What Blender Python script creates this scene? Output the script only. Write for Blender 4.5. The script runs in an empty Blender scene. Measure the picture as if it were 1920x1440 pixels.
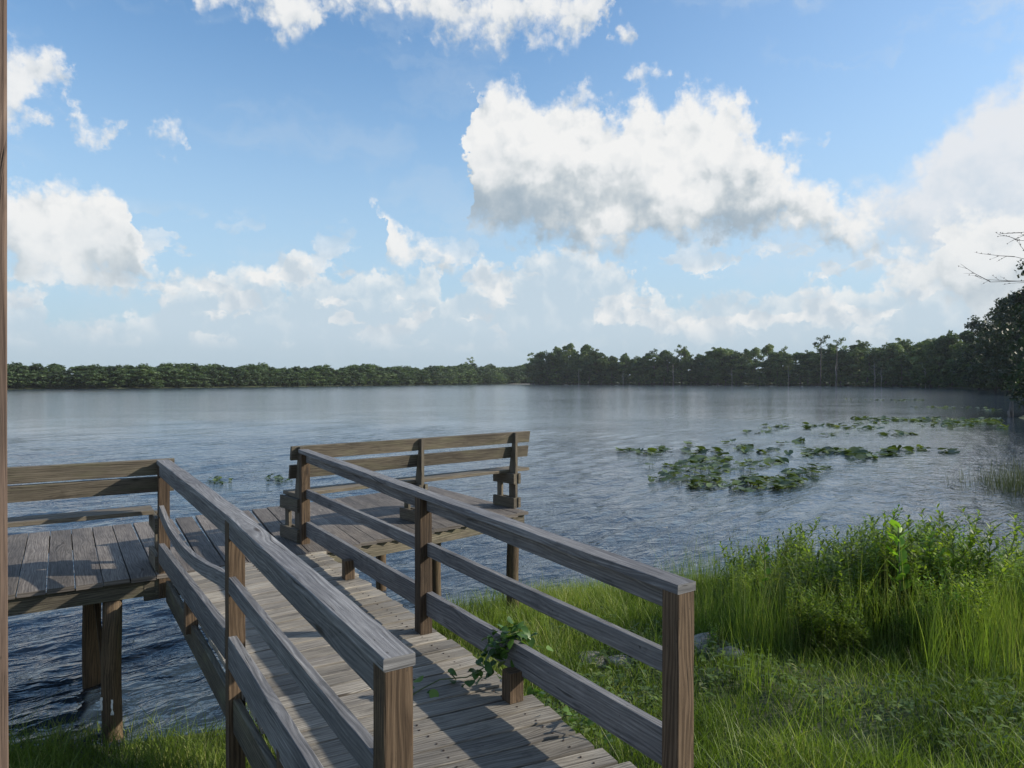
import bpy, math, random
import numpy as np
from mathutils import Vector, Matrix
random.seed(7)
rng = np.random.default_rng(11)
S = bpy.context.scene
COL = S.collection
R = math.radians

# ------------------------------------------------------------------ camera
CZ = 3.05                      # eye height above the lake
F = 1331.0                     # focal length in photo pixels (25 mm lens)
HZ = 713.0
cam = bpy.data.cameras.new('camera'); cam.lens = 36 * F / 1920; cam.sensor_width = 36
cam.clip_start = 0.05; cam.clip_end = 6000
co = bpy.data.objects.new('camera', cam); COL.objects.link(co)
co.location = (0, 0, CZ); co.rotation_euler = (R(90) - math.atan(7 / F), 0, 0)
S.camera = co
S.cycles.sample_clamp_indirect = 5; S.cycles.sample_clamp_direct = 12
S.render.resolution_x = 1024; S.render.resolution_y = 768

def at(px, py, z=0.0):
    """photo pixel -> point on the level z (world)"""
    d = (CZ - z) * F / (py - HZ)
    return ((px - 960) / F * d, d)

# ------------------------------------------------------------------ light
SUN_AZ = 86.0     # degrees clockwise from +Y (view direction)
SUN_EL = 27.0
S.view_settings.view_transform = 'Standard'; S.view_settings.look = 'None'
S.view_settings.exposure = 0.28; S.view_settings.gamma = 1.0
sun = bpy.data.lights.new('sun', 'SUN'); sun.energy = 5.0; sun.angle = R(0.6); sun.color = (1.0, 0.90, 0.76)
so = bpy.data.objects.new('sun', sun); COL.objects.link(so)
sd = Vector((math.sin(R(SUN_AZ)) * math.cos(R(SUN_EL)), math.cos(R(SUN_AZ)) * math.cos(R(SUN_EL)), math.sin(R(SUN_EL))))
so.rotation_euler = sd.to_track_quat('Z', 'Y').to_euler(); so.location = (30, 0, 30)

# ------------------------------------------------------------------ node helpers
class NT:
    def __init__(s, tree): s.t = tree; s.n = tree.nodes; s.l = tree.links
    def new(s, typ, **kw):
        nd = s.n.new(typ)
        for k, v in kw.items(): setattr(nd, k, v)
        return nd
    def put(s, sock, v):
        if hasattr(v, 'is_output') or isinstance(v, bpy.types.NodeSocket): s.l.new(v, sock)
        elif v is not None: sock.default_value = v
    def m(s, op, a, b=None, c=None, clamp=False):
        nd = s.new('ShaderNodeMath', operation=op); nd.use_clamp = clamp
        s.put(nd.inputs[0], a)
        if b is not None: s.put(nd.inputs[1], b)
        if c is not None: s.put(nd.inputs[2], c)
        return nd.outputs[0]
    def v(s, op, a, b=None, scale=None):
        nd = s.new('ShaderNodeVectorMath', operation=op)
        s.put(nd.inputs[0], a)
        if b is not None: s.put(nd.inputs[1], b)
        if scale is not None: s.put(nd.inputs['Scale'], scale)
        return nd.outputs['Value'] if op in ('LENGTH', 'DOT_PRODUCT') else nd.outputs[0]
    def noise(s, vec, scale, detail=4, rough=.55, dist=0, out='Fac', dim='3D'):
        nd = s.new('ShaderNodeTexNoise', noise_dimensions=dim)
        if vec is not None: s.l.new(vec, nd.inputs['Vector'])
        nd.inputs['Scale'].default_value = scale; nd.inputs['Detail'].default_value = detail
        nd.inputs['Roughness'].default_value = rough; nd.inputs['Distortion'].default_value = dist
        return nd.outputs[out]
    def noise2(s, vec, scale, detail=4, rough=.55, dist=0, out='Fac'): return s.noise(vec, scale, detail, rough, dist, out, '2D')
    def rng_(s, v, a, b, c=0., d=1., smooth=False):
        nd = s.new('ShaderNodeMapRange', interpolation_type='SMOOTHSTEP' if smooth else 'LINEAR')
        s.put(nd.inputs['Value'], v); s.put(nd.inputs['From Min'], a); s.put(nd.inputs['From Max'], b)
        s.put(nd.inputs['To Min'], c); s.put(nd.inputs['To Max'], d)
        return nd.outputs[0]
    def mix(s, f, a, b, typ='MIX'):
        nd = s.new('ShaderNodeMix', data_type='RGBA', blend_type=typ)
        s.put(nd.inputs[0], f)
        for k, x in ((6, a), (7, b)):
            if isinstance(x, tuple) and len(x) == 3: x = x + (1,)
            s.put(nd.inputs[k], x)
        return nd.outputs[2]
    def ramp(s, f, pts):
        nd = s.new('ShaderNodeValToRGB'); s.l.new(f, nd.inputs[0]); e = nd.color_ramp.elements
        while len(e) < len(pts): e.new(.5)
        for k, (p, c) in enumerate(pts): e[k].position = p; e[k].color = c + (1,)
        return nd.outputs[0]
    def xyz(s, x, y, z=0.):
        nd = s.new('ShaderNodeCombineXYZ'); s.put(nd.inputs[0], x); s.put(nd.inputs[1], y); s.put(nd.inputs[2], z)
        return nd.outputs[0]
    def sep(s, v):
        nd = s.new('ShaderNodeSeparateXYZ'); s.l.new(v, nd.inputs[0]); return nd.outputs

# ------------------------------------------------------------------ world: Nishita sky and the cumulus of the day
def deg(px, py):
    az = math.atan((px - 960) / F); el = math.atan((HZ - py) / F * math.cos(az))
    return math.degrees(az), math.degrees(el)
# Cloud layers. Each is an outline: for a row of azimuths the elevation of its top and of its base,
# written as photo (x, y top, y base) and turned into degrees; where top lies below base there is a gap.
G_ = None
LAY_TOP = [(360,-10,-20),(375,-30,12),(400,-40,28),(450,-40,40),(500,-40,62),(545,-40,90),(578,-40,100),(600,-40,74),(618,-40,40),(655,-40,28),(690,-40,42),(740,-40,58),(800,-40,72),(845,-40,94),(900,-40,98),(960,-40,92),(1035,-40,86),(1070,-40,98),(1098,-40,112),(1118,-40,96),(1136,-40,30),(1144,60,20),(1152,38,72),(1166,20,92),(1182,28,104),(1194,80,70),(1200,90,40),(1930,90,40)]
LAY_UP = [(-30,60,260),(12,72,255),(45,80,255),(75,92,250),(98,102,210),(118,135,205),(135,172,245),(155,205,265),(186,228,275),(212,215,290),(225,270,240),(234,240,254),(268,226,258),(300,226,276),(336,226,300),(364,244,302),(376,300,260),(400,300,220),(1160,160,130),(1176,135,168),(1192,110,172),(1216,116,165),(1252,132,158),(1262,170,120),(1440,290,240),(1452,256,284),(1500,248,290),(1550,262,280),(1560,300,240)]
LAY_MAIN = [(868,330,200),(884,160,430),(905,146,440),(935,140,448),(965,142,456),(990,158,462),(1012,176,466),(1042,166,472),(1072,158,484),(1102,164,492),(1126,180,496),(1140,206,498),(1158,204,496),(1170,180,494),(1186,168,484),(1212,164,480),(1240,186,476),(1268,184,474),(1292,152,470),(1332,148,468),(1372,164,468),(1402,190,474),(1424,232,468),(1452,262,462),(1482,298,470),(1520,318,468),(1560,326,476),(1602,348,486),(1650,382,474),(1692,402,424),(1705,430,380),(1930,430,380)]
LAY_MID = [(-40,350,470),(0,345,500),(38,326,525),(75,330,540),(108,322,545),(150,330,550),(182,326,552),(222,340,558),(248,368,560),(258,420,562),(266,478,564),(292,488,562),(322,512,558),(356,546,548),(366,590,500),(686,430,360),(696,370,394),(714,364,386),(716,400,370),(719,396,496),(734,392,504),(756,428,510),(788,448,512),(832,478,513),(862,499,506),(872,530,470),(1590,560,500),(1640,496,540),(1672,462,545),(1742,468,556),(1752,396,570),(1792,390,610)]
LAY_MID2 = [(1780,560,500),(1792,392,600),(1816,424,622),(1852,480,640),(1900,500,650),(1990,510,650)]
LAY_LOW = [(-60,520),(0,530),(78,556),(98,590),(200,600),(300,560),(342,504),(400,500),(440,484),(482,494),(524,500),(540,532),(552,470),(578,480),(602,500),(622,522),(662,508),(702,504),(742,514),(800,502),(830,552),(880,520),(895,484),(950,498),(986,460),(1044,456),(1100,478),(1162,490),(1204,534),(1290,560),(1420,538),(1960,505)]
LAY_ANVIL = [(1560,420,340),(1600,348,480),(1690,308,500),(1752,262,520),(1796,204,560),(1848,166,600),(1920,110,620),(2000,60,640),(2200,40,640)]
AZ0, AZ1, ELS = -46.0, 46.0, 50.0

def build_world():
    w = bpy.data.worlds.new('World'); S.world = w; w.use_nodes = True
    t = w.node_tree; t.nodes.clear(); n = NT(t)
    out = n.new('ShaderNodeOutputWorld'); bg = n.new('ShaderNodeBackground'); n.l.new(bg.outputs[0], out.inputs[0])
    sky = n.new('ShaderNodeTexSky', sky_type='NISHITA'); sky.sun_disc = False
    sky.sun_elevation = R(SUN_EL); sky.sun_rotation = R(SUN_AZ); sky.altitude = 0
    sky.air_density = 1.0; sky.dust_density = 0.6; sky.ozone_density = 2.5
    STR = 0.12; bg.inputs['Strength'].default_value = STR * .80
    tc = n.new('ShaderNodeTexCoord'); D = tc.outputs['Generated']
    x, y, z = n.sep(n.v('NORMALIZE', D))
    az = n.m('MULTIPLY', n.m('ARCTAN2', x, y), 57.2958)
    el = n.m('MULTIPLY', n.m('ARCSINE', z), 57.2958)
    P = n.xyz(az, el, 0)
    k = 1.0 / STR
    def C(r, g, b): return (r * k, g * k, b * k)
    # turbulence shared by all layers: a coarse push plus fine billows
    w1 = n.v('SUBTRACT', n.noise2(P, .30, 5, .60, out='Color'), (.5, .5, .5))
    Q = n.v('ADD', P, n.v('MULTIPLY', w1, (5.2, 3.4, 0)))
    qx, qy, _ = n.sep(Q)
    LO = (0.55, .95, 0)
    wv = n.v('SCALE', n.v('SUBTRACT', n.noise2(P, .8, 3, .6, out='Color'), (.5, .5, .5)), scale=1.3)
    Pw = n.v('ADD', P, wv)
    def puffs(vec, sc, det):
        vo = n.new('ShaderNodeTexVoronoi', feature='F1', voronoi_dimensions='2D'); n.l.new(vec, vo.inputs['Vector']); vo.inputs['Scale'].default_value = sc
        vo.inputs['Detail'].default_value = det; vo.inputs['Roughness'].default_value = .45; vo.inputs['Lacunarity'].default_value = 2.3
        return vo.outputs['Distance']
    u0 = puffs(Pw, .52, 1.5); u1 = puffs(n.v('ADD', Pw, LO), .52, 0.8)
    b0 = n.noise2(P, .40, 7, .62); b1 = n.noise2(n.v('ADD', P, (1.1, 1.7, 0)), .40, 2, .5)
    f0 = n.noise2(P, 1.6, 4, .65)
    big = n.m('SUBTRACT', n.noise2(n.v('ADD', P, (31, 7, 0)), .17, 3, .5), .5)
    rel = n.m('ADD', n.m('MULTIPLY', n.m('SUBTRACT', b0, b1), 1.3), n.m('MULTIPLY', n.m('SUBTRACT', u1, u0), 1.05))
    bil = n.m('ADD', n.m('MULTIPLY', n.m('SUBTRACT', b0, .5), 2.4), n.m('ADD', n.m('MULTIPLY', n.m('SUBTRACT', .68, u0), 1.5), n.m('MULTIPLY', n.m('SUBTRACT', f0, .5), .9)))
    fx = n.rng_(qx, AZ0, AZ1, 0, 1)
    def layer(rows, soft):
        nd = n.new('ShaderNodeValToRGB'); n.l.new(fx, nd.inputs[0]); e = nd.color_ramp.elements
        while len(e) < len(rows): e.new(.5)
        for i, r in enumerate(rows):
            az_, te = deg(r[0], r[1]); be = deg(r[0], r[2])[1] if len(r) > 2 else 0.0
            e[i].position = min(1, max(0, (az_ - AZ0) / (AZ1 - AZ0))); e[i].color = ((te + 5) / ELS, (be + 5) / ELS, 0, 1)
        s_ = n.new('ShaderNodeSeparateColor'); n.l.new(nd.outputs[0], s_.inputs[0])
        top = n.m('MULTIPLY_ADD', s_.outputs[0], ELS, -5.0); bot = n.m('MULTIPLY_ADD', s_.outputs[1], ELS, -5.0)
        t_ = n.m('SUBTRACT', top, qy); b_ = n.m('SUBTRACT', qy, bot)
        d = n.m('MINIMUM', t_, n.m('MULTIPLY', b_, .8))
        v = n.m('DIVIDE', b_, n.m('MAXIMUM', n.m('SUBTRACT', top, bot), .5), clamp=True)
        return n.m('MULTIPLY_ADD', bil, soft, d), v, t_
    # clear air, paler low down
    base = n.mix(1.0, sky.outputs[0], (1.30, 1.62, 1.74), 'MULTIPLY')
    hz = n.m('POWER', n.rng_(el, 0, 32, 1, 0, smooth=True), 1.3)
    hazec = n.mix(n.rng_(el, 0, 9, 0, 1), C(.46, .58, .68), C(.50, .66, .80))
    base = n.mix(n.m('MULTIPLY', hz, .92), base, hazec)
    # thin wisps
    wis = n.noise2(n.v('MULTIPLY', Q, (.5, 1.6, 1)), .12, 5, .6)
    base = n.mix(n.m('MULTIPLY', n.rng_(wis, .50, .72, 0, .5, smooth=True), n.rng_(az, 10, 30, .35, 1)), base, C(.66, .74, .82))
    base = n.mix(n.rng_(az, -5, 30, 0, .16), base, C(.66, .74, .82))
    # broad soft anvil on the right, seen as a veil
    d, v, t_ = layer(LAY_ANVIL, .8)
    an = n.mix(n.rng_(n.m('ADD', n.m('MULTIPLY', b0, .8), n.m('MULTIPLY', v, .9)), .5, 1.15, 0, 1, smooth=True), C(.58, .68, .78), C(.83, .85, .88))
    col = n.mix(n.rng_(d, -.2, 2.6, 0, .93, smooth=True), base, an)
    # far bank low over the horizon
    d, v, t_ = layer([(r[0], r[1], 720) for r in LAY_LOW], .75)
    rim = n.m('MULTIPLY', n.rng_(t_, .2, 3.4, 1, 0, smooth=True), n.rng_(b0, .35, .65, .35, 1))
    lowc = n.mix(n.m('MULTIPLY', n.m('ADD', rim, n.m('MULTIPLY', rel, .6)), n.rng_(el, 2, 8, .25, 1), clamp=True), C(.57, .68, .77), C(.88, .90, .90))
    lowc = n.mix(n.rng_(el, .3, 4.5, .8, 0, smooth=True), lowc, C(.44, .56, .65))
    col = n.mix(n.rng_(d, -.1, .8, 0, .82, smooth=True), col, lowc)
    # small distant cumulus standing in front of the bank
    sp = n.v('MULTIPLY', Pw, (.16, .34, 1)); sm = n.noise2(sp, 1.0, 6, .60)
    band = n.m('MULTIPLY', n.rng_(el, 2.2, 4.5, 0, 1), n.rng_(el, 8.5, 13, 1, 0))
    sa = n.m('MULTIPLY', n.rng_(sm, .515, .60, 0, .8, smooth=True), band)
    col = n.mix(sa, col, n.mix(n.m('ADD', .55, n.m('MULTIPLY', rel, .9), clamp=True), C(.60, .68, .75), C(.92, .92, .91)))
    # cumulus layers, far to near
    CR = [(0.0, (.33, .42, .50)), (.28, (.43, .51, .58)), (.50, (.62, .67, .70)), (.72, (.82, .84, .85)), (1.0, (.93, .93, .92))]
    for rows, soft, lo, hi, edge, am in ((LAY_MID2, .7, .48, .95, 1.1, .8), (LAY_MID, .80, .45, 1.0, 1.5, .97), (LAY_UP, .90, .60, .95, 1.8, .92), (LAY_MAIN, .85, .24, 1.0, 1.9, .98), (LAY_TOP, .90, .58, .92, 1.9, .95)):
        d, v, t_ = layer(rows, soft)
        vb = n.m('ADD', v, n.m('MULTIPLY', big, 1.1))
        lit = n.m('ADD', n.rng_(vb, .04, .72, lo, hi, smooth=True), n.m('MULTIPLY', rel, n.rng_(vb, .1, .8, .10, .42)))
        side = n.rng_(n.sep(w1)[0], -.15, .15, -.12, .12)
        lit = n.m('ADD', n.m('ADD', lit, side), n.rng_(d, 0, 1.2, .10, 0), clamp=True)
        cc = n.v('SCALE', n.ramp(lit, CR), scale=k)
        cc = n.mix(n.rng_(el, 3, 12, .6, 0), cc, C(.66, .74, .80))
        col = n.mix(n.rng_(d, -.05, edge, 0, am, smooth=True), col, cc)
    # cumulus elsewhere round the sky, outside this view
    away = n.m('MAXIMUM', n.rng_(n.m('ABSOLUTE', az), 44, 58), n.rng_(el, 34, 44))
    oth = n.m('MULTIPLY', n.rng_(n.noise2(P, .05, 6, .58), .58, .68, 0, 1, smooth=True), away)
    col = n.mix(oth, col, n.mix(b0, C(.5, .58, .65), C(.9, .9, .9)))
    n.l.new(col, bg.inputs['Color'])
build_world()
# ------------------------------------------------------------------ object helpers
def tag(o, label=None, cat=None, group=None, kind=None):
    if label: o['label'] = label
    if cat: o['category'] = cat
    if group: o['group'] = group
    if kind: o['kind'] = kind
    return o
def empty(name, loc, label, cat, group=None, rz=0):
    o = bpy.data.objects.new(name, None); COL.objects.link(o); o.location = loc; o.rotation_euler.z = rz
    o.empty_display_size = .2
    return tag(o, label, cat, group)
def link(name, me, parent=None):
    o = bpy.data.objects.new(name, me); COL.objects.link(o)
    if parent is not None:
        o.parent = parent
        if parent.get('_w'): pass
    return o
def np_mesh(name, V, faces_flat, loop_tot, mats, tone=None, uv=None, smooth=False, midx=None):
    me = bpy.data.meshes.new(name)
    V = np.asarray(V, dtype=np.float32); nf = len(loop_tot)
    me.vertices.add(len(V)); me.vertices.foreach_set('co', V.ravel())
    me.loops.add(len(faces_flat)); me.loops.foreach_set('vertex_index', np.asarray(faces_flat, dtype=np.int32))
    me.polygons.add(nf)
    ls = np.concatenate([[0], np.cumsum(loop_tot)[:-1]]).astype(np.int32)
    me.polygons.foreach_set('loop_start', ls); me.polygons.foreach_set('loop_total', np.asarray(loop_tot, dtype=np.int32))
    me.polygons.foreach_set('use_smooth', np.full(nf, bool(smooth)))
    if midx is not None: me.polygons.foreach_set('material_index', np.asarray(midx, dtype=np.int32))
    for m in mats: me.materials.append(m)
    if tone is not None:
        a = me.attributes.new('tone', 'FLOAT', 'POINT'); a.data.foreach_set('value', np.asarray(tone, dtype=np.float32))
    if uv is not None:
        ul = me.uv_layers.new(name='UVMap'); ul.data.foreach_set('uv', np.asarray(uv, dtype=np.float32).ravel())
    me.update(calc_edges=True); me.validate()
    return me

class MB:
    """collects boards, tubes and free faces; build() makes ONE mesh object"""
    def __init__(s): s.V = []; s.F = []; s.UV = []; s.T = []; s.SM = []
    def board(s, A, B, w, h, up=(0, 0, 1), seg=1, bend=None, ch=.0025, tone=None, rough=.0012, side=None):
        """a sawn board from A to B, w across, h along up; chamfered edges, slightly irregular"""
        A = Vector(A); B = Vector(B); d = (B - A); L = d.length; t = d.normalized()
        u = Vector(up); u = (u - t * u.dot(t)).normalized(); r = t.cross(u)
        if tone is None: tone = random.random()
        seg = max(seg, int(L / .35), 1)
        hw, hh = w / 2, h / 2; c = min(ch, hw * .4, hh * .4)
        prof = [(-hw + c, -hh), (hw - c, -hh), (hw, -hh + c), (hw, hh - c), (hw - c, hh), (-hw + c, hh), (-hw, hh - c), (-hw, -hh + c)]
        per = [0]
        for k in range(8):
            a, b = prof[k], prof[(k + 1) % 8]; per.append(per[-1] + math.hypot(a[0] - b[0], a[1] - b[1]))
        ou, ov = random.random() * 50, random.random() * 50
        b0 = len(s.V); ph = random.random() * 6
        for i in range(seg + 1):
            f = i / seg; p = A + d * f
            if bend: p = p + Vector(bend(f))
            wob = rough * .8 * math.sin(ph + f * L * 1.3)
            for (x, z) in prof:
                s.V.append(p + r * (x + wob + random.uniform(-rough, rough)) + u * (z + random.uniform(-rough, rough) + wob * .6)); s.T.append(tone)
        for i in range(seg):
            for k in range(8):
                a = b0 + i * 8 + k; b = b0 + i * 8 + (k + 1) % 8
                s.F.append((a, b, b + 8, a + 8)); u0, u1 = i / seg * L + ou, (i + 1) / seg * L + ou
                s.UV += [(u0, per[k] + ov), (u0, per[k + 1] + ov), (u1, per[k + 1] + ov), (u1, per[k] + ov)]
        for base, rev in ((b0, True), (b0 + seg * 8, False)):
            idx = [base + k for k in range(8)]; pr = list(prof)
            if rev: idx = idx[::-1]; pr = pr[::-1]
            s.F.append(tuple(idx)); s.UV += [(x * .35 + ou + 3, z + ov) for x, z in pr]
        return s
    def tube(s, pts, rad, n=8, tone=None, cap=True):
        if tone is None: tone = random.random()
        b0 = len(s.V); pts = [Vector(p) for p in pts]; acc = 0
        ou = random.random() * 50
        for i, p in enumerate(pts):
            t = (pts[min(i + 1, len(pts) - 1)] - pts[max(i - 1, 0)]).normalized()
            a = Vector((0, 0, 1)) if abs(t.z) < .9 else Vector((1, 0, 0))
            x = t.cross(a).normalized(); y = t.cross(x)
            rr = rad[i] if isinstance(rad, (list, tuple)) else rad
            for k in range(n):
                q = 2 * math.pi * k / n
                s.V.append(p + (x * math.cos(q) + y * math.sin(q)) * rr); s.T.append(tone)
        for i in range(len(pts) - 1):
            L = (pts[i + 1] - pts[i]).length; rr = rad[i] if isinstance(rad, (list, tuple)) else rad
            for k in range(n):
                a = b0 + i * n + k; b = b0 + i * n + (k + 1) % n
                s.F.append((a, a + n, b + n, b)); c = 2 * math.pi * rr / n
                s.UV += [(acc + ou, k * c), (acc + L + ou, k * c), (acc + L + ou, (k + 1) * c), (acc + ou, (k + 1) * c)]
            acc += L
        if cap:
            s.F.append(tuple(b0 + k for k in range(n))); s.UV += [(0, 0)] * n
            e = b0 + (len(pts) - 1) * n
            s.F.append(tuple(e + n - 1 - k for k in range(n))); s.UV += [(0, 0)] * n
        return s
    def face(s, pts, tone=0.5, uv=None):
        b0 = len(s.V)
        for p in pts: s.V.append(Vector(p)); s.T.append(tone)
        s.F.append(tuple(range(b0, b0 + len(pts)))); s.UV += (uv or [(p[0], p[1]) for p in pts])
        return s
    def build(s, name, mat, parent=None, smooth=False, label=None):
        ff = [i for f in s.F for i in f]; lt = [len(f) for f in s.F]
        V = np.array([tuple(v) for v in s.V])
        if parent is not None:
            V = V - np.array(parent.location)
        me = np_mesh(name, V, ff, lt, [mat], tone=s.T, uv=s.UV, smooth=smooth)
        o = link(name, me, parent)
        if label: o['label'] = label
        return o

# ------------------------------------------------------------------ materials
def newmat(name):
    m = bpy.data.materials.new(name); m.use_nodes = True; t = m.node_tree; t.nodes.clear()
    n = NT(t); out = n.new('ShaderNodeOutputMaterial'); p = n.new('ShaderNodeBsdfPrincipled'); n.l.new(p.outputs[0], out.inputs[0])
    return m, n, p, out
def wood(name, cols, ringw=.09, knots=True, green=0., dark=1.0):
    m, n, p, out = newmat(name)
    uvn = n.new('ShaderNodeUVMap'); uvn.uv_map = 'UVMap'
    at_ = n.new('ShaderNodeAttribute', attribute_name='tone'); tone = at_.outputs['Fac']
    u, v, _ = n.sep(uvn.outputs[0])
    warp = n.m('MULTIPLY', n.m('SUBTRACT', n.noise(n.xyz(n.m('MULTIPLY', u, 1.3), n.m('MULTIPLY', v, 5)), 1, 2, .5), .5), .09)
    vk = n.m('ADD', v, warp)
    # knots: sparse cells that push the grain round them
    kc = n.new('ShaderNodeTexVoronoi', feature='F1'); n.l.new(n.xyz(n.m('MULTIPLY', u, 1.6), n.m('MULTIPLY', v, 7.0)), kc.inputs['Vector'])
    kc.inputs['Scale'].default_value = 1.0
    kd = kc.outputs['Distance']; pick = n.m('GREATER_THAN', n.sep(kc.outputs['Color'])[0], .62)
    knot = n.m('MULTIPLY', n.rng_(kd, .05, .13, 1, 0, smooth=True), pick)
    kw = n.m('MULTIPLY', n.rng_(kd, 0, .45, 1, 0, smooth=True), pick)
    vk = n.m('ADD', vk, n.m('MULTIPLY', kw, .03))
    grain = n.noise(n.xyz(n.m('MULTIPLY', u, 2.2), n.m('MULTIPLY', vk, 95)), 1, 4, .62)
    fine = n.noise(n.xyz(n.m('MULTIPLY', u, 7), n.m('MULTIPLY', v, 420)), 1, 3, .6)
    wv = n.new('ShaderNodeTexWave', wave_type='BANDS', bands_direction='Y', wave_profile='SIN')
    n.l.new(n.xyz(n.m('MULTIPLY', u, .12), vk), wv.inputs['Vector'])
    wv.inputs['Scale'].default_value = 16; wv.inputs['Distortion'].default_value = 7; wv.inputs['Detail'].default_value = 2
    wv.inputs['Detail Scale'].default_value = 1.3
    coarse = n.noise(n.xyz(n.m('MULTIPLY', u, 5), n.m('MULTIPLY', v, 34)), 1, 5, .7)
    g = n.m('ADD', n.m('MULTIPLY', grain, .42), n.m('ADD', n.m('MULTIPLY', fine, .22), n.m('ADD', n.m('MULTIPLY', wv.outputs['Fac'], ringw), n.m('MULTIPLY', coarse, .36 - ringw))))
    col = n.ramp(g, [(.30, cols[0]), (.44, cols[1]), (.56, cols[2]), (.70, cols[3])])
    blot = n.noise(n.xyz(n.m('MULTIPLY', u, .9), n.m('MULTIPLY', v, 4)), 1, 4, .6)
    col = n.mix(1.0, col, n.ramp(blot, [(.30, (.60, .60, .62)), (.62, (1.08, 1.07, 1.04))]), 'MULTIPLY')
    tn = n.rng_(tone, 0, 1, .72, 1.22)
    col = n.v('SCALE', col, scale=tn)
    crack = n.rng_(n.noise(n.xyz(n.m('MULTIPLY', u, 1.7), n.m('MULTIPLY', vk, 58)), 1, 3, .6), .33, .37, 1, 0, smooth=True)
    col = n.mix(n.m('MULTIPLY', crack, .62), col, (.02, .017, .015))
    if knots: col = n.mix(n.m('MULTIPLY', knot, .85), col, (.035, .025, .018))
    pit = n.rng_(n.noise(n.xyz(n.m('MULTIPLY', u, 28), n.m('MULTIPLY', v, 60)), 1, 2, .5), .70, .76, 0, .7, smooth=True)
    col = n.mix(pit, col, (.03, .027, .024))
    stain = n.rng_(n.noise(n.xyz(n.m('MULTIPLY', u, 3.0), n.m('MULTIPLY', v, 6)), 1, 5, .7), .56, .66, 0, .55, smooth=True)
    col = n.mix(stain, col, n.v('SCALE', col, scale=.45))
    if green > 0:
        gm = n.m('MULTIPLY', n.rng_(n.noise(n.xyz(n.m('MULTIPLY', u, 2), n.m('MULTIPLY', v, 9)), 1, 4, .6), .50, .68, 0, 1), green)
        col = n.mix(gm, col, (.16, .165, .09))
    n.l.new(col, p.inputs['Base Color'])
    p.inputs['Roughness'].default_value = .78; p.inputs['Specular IOR Level'].default_value = .32
    h = n.m('SUBTRACT', n.m('ADD', g, n.m('MULTIPLY', fine, .3)), n.m('ADD', crack, n.m('MULTIPLY', knot, .4)))
    b = n.new('ShaderNodeBump'); b.inputs['Strength'].default_value = .8; b.inputs['Distance'].default_value = .0035
    n.l.new(h, b.inputs['Height']); n.l.new(b.outputs[0], p.inputs['Normal'])
    return m
W_RAIL = wood('weathered_rail', [(.060, .061, .064), (.125, .126, .131), (.205, .206, .212), (.37, .37, .37)])
W_DECK = wood('weathered_deck', [(.075, .068, .059), (.175, .160, .138), (.305, .284, .247), (.47, .445, .395)])
W_PLAT = wood('weathered_platform', [(.045, .038, .034), (.105, .092, .082), (.18, .162, .146), (.29, .265, .24)])
W_BENCH = wood('bench_timber', [(.040, .034, .027), (.088, .075, .058), (.150, .131, .102), (.235, .210, .165)], green=.25)
W_POST = wood('post_timber', [(.030, .020, .013), (.075, .050, .031), (.130, .090, .057), (.20, .145, .097)], knots=True, ringw=.12)
W_BEAM = wood('beam_timber', [(.030, .027, .021), (.070, .062, .047), (.13, .117, .088), (.22, .20, .155)], green=.4)
W_PILE = wood('pile_timber', [(.03, .022, .015), (.075, .052, .032), (.14, .10, .06), (.22, .15, .09)], knots=False, green=.2)

def leafmat(name, cols, trans=.25, rough=.55, attr=True, spec=.3, nscale=.7):
    m, n, p, out = newmat(name)
    oi = n.new('ShaderNodeObjectInfo'); geo = n.new('ShaderNodeNewGeometry')
    f = None
    if attr:
        a = n.new('ShaderNodeAttribute', attribute_name='tone'); f = a.outputs['Fac']
    ns = n.noise(geo.outputs['Position'], nscale, 3, .6)
    f = n.m('ADD', n.m('MULTIPLY', f, .55) if f else .25, n.m('ADD', n.m('MULTIPLY', oi.outputs['Random'], .42), n.m('MULTIPLY', n.m('SUBTRACT', ns, .5), .9)))
    f = n.m('ADD', f, .0)
    col = n.ramp(f, [(0.0, cols[0]), (.38, cols[1]), (.7, cols[2]), (1.0, cols[3])])
    n.l.new(col, p.inputs['Base Color']); p.inputs['Roughness'].default_value = rough; p.inputs['Specular IOR Level'].default_value = spec
    tr = n.new('ShaderNodeBsdfTranslucent'); n.l.new(n.mix(1., col, (1.25, 1.35, .55), 'MULTIPLY'), tr.inputs[0])
    mx = n.new('ShaderNodeMixShader'); mx.inputs[0].default_value = trans
    n.l.new(p.outputs[0], mx.inputs[1]); n.l.new(tr.outputs[0], mx.inputs[2]); n.l.new(mx.outputs[0], out.inputs[0])
    return m
L_TREE = leafmat('tree_leaves', [(.026, .046, .022), (.066, .108, .044), (.120, .175, .062), (.20, .25, .09)], trans=.34, nscale=.05)
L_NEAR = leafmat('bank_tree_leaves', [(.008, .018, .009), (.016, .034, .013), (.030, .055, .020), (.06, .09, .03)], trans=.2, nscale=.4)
L_SHRUB = leafmat('shrub_leaves', [(.060, .095, .018), (.125, .190, .030), (.205, .290, .045), (.32, .40, .07)], trans=.5, rough=.42, nscale=1.2)
L_YEL = leafmat('yellow_green_leaves', [(.07, .13, .02), (.13, .24, .03), (.20, .34, .04), (.32, .42, .06)], trans=.4, rough=.42, nscale=1.2)
L_BROAD = leafmat('broad_leaves', [(.05, .11, .02), (.10, .21, .03), (.17, .33, .04), (.25, .42, .06)], trans=.4, rough=.4)
L_GRASS = leafmat('grass_blades', [(.032, .052, .012), (.085, .135, .023), (.175, .255, .042), (.42, .38, .20)], trans=.38, rough=.5, nscale=.9)
L_LILY = leafmat('lily_leaves', [(.028, .046, .013), (.065, .10, .023), (.125, .17, .04), (.24, .25, .08)], trans=.25, rough=.4, spec=.6, nscale=.8)
L_VINE = leafmat('vine_leaves', [(.022, .050, .016), (.04, .09, .024), (.08, .16, .035), (.16, .25, .05)], trans=.3, rough=.4)
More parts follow.
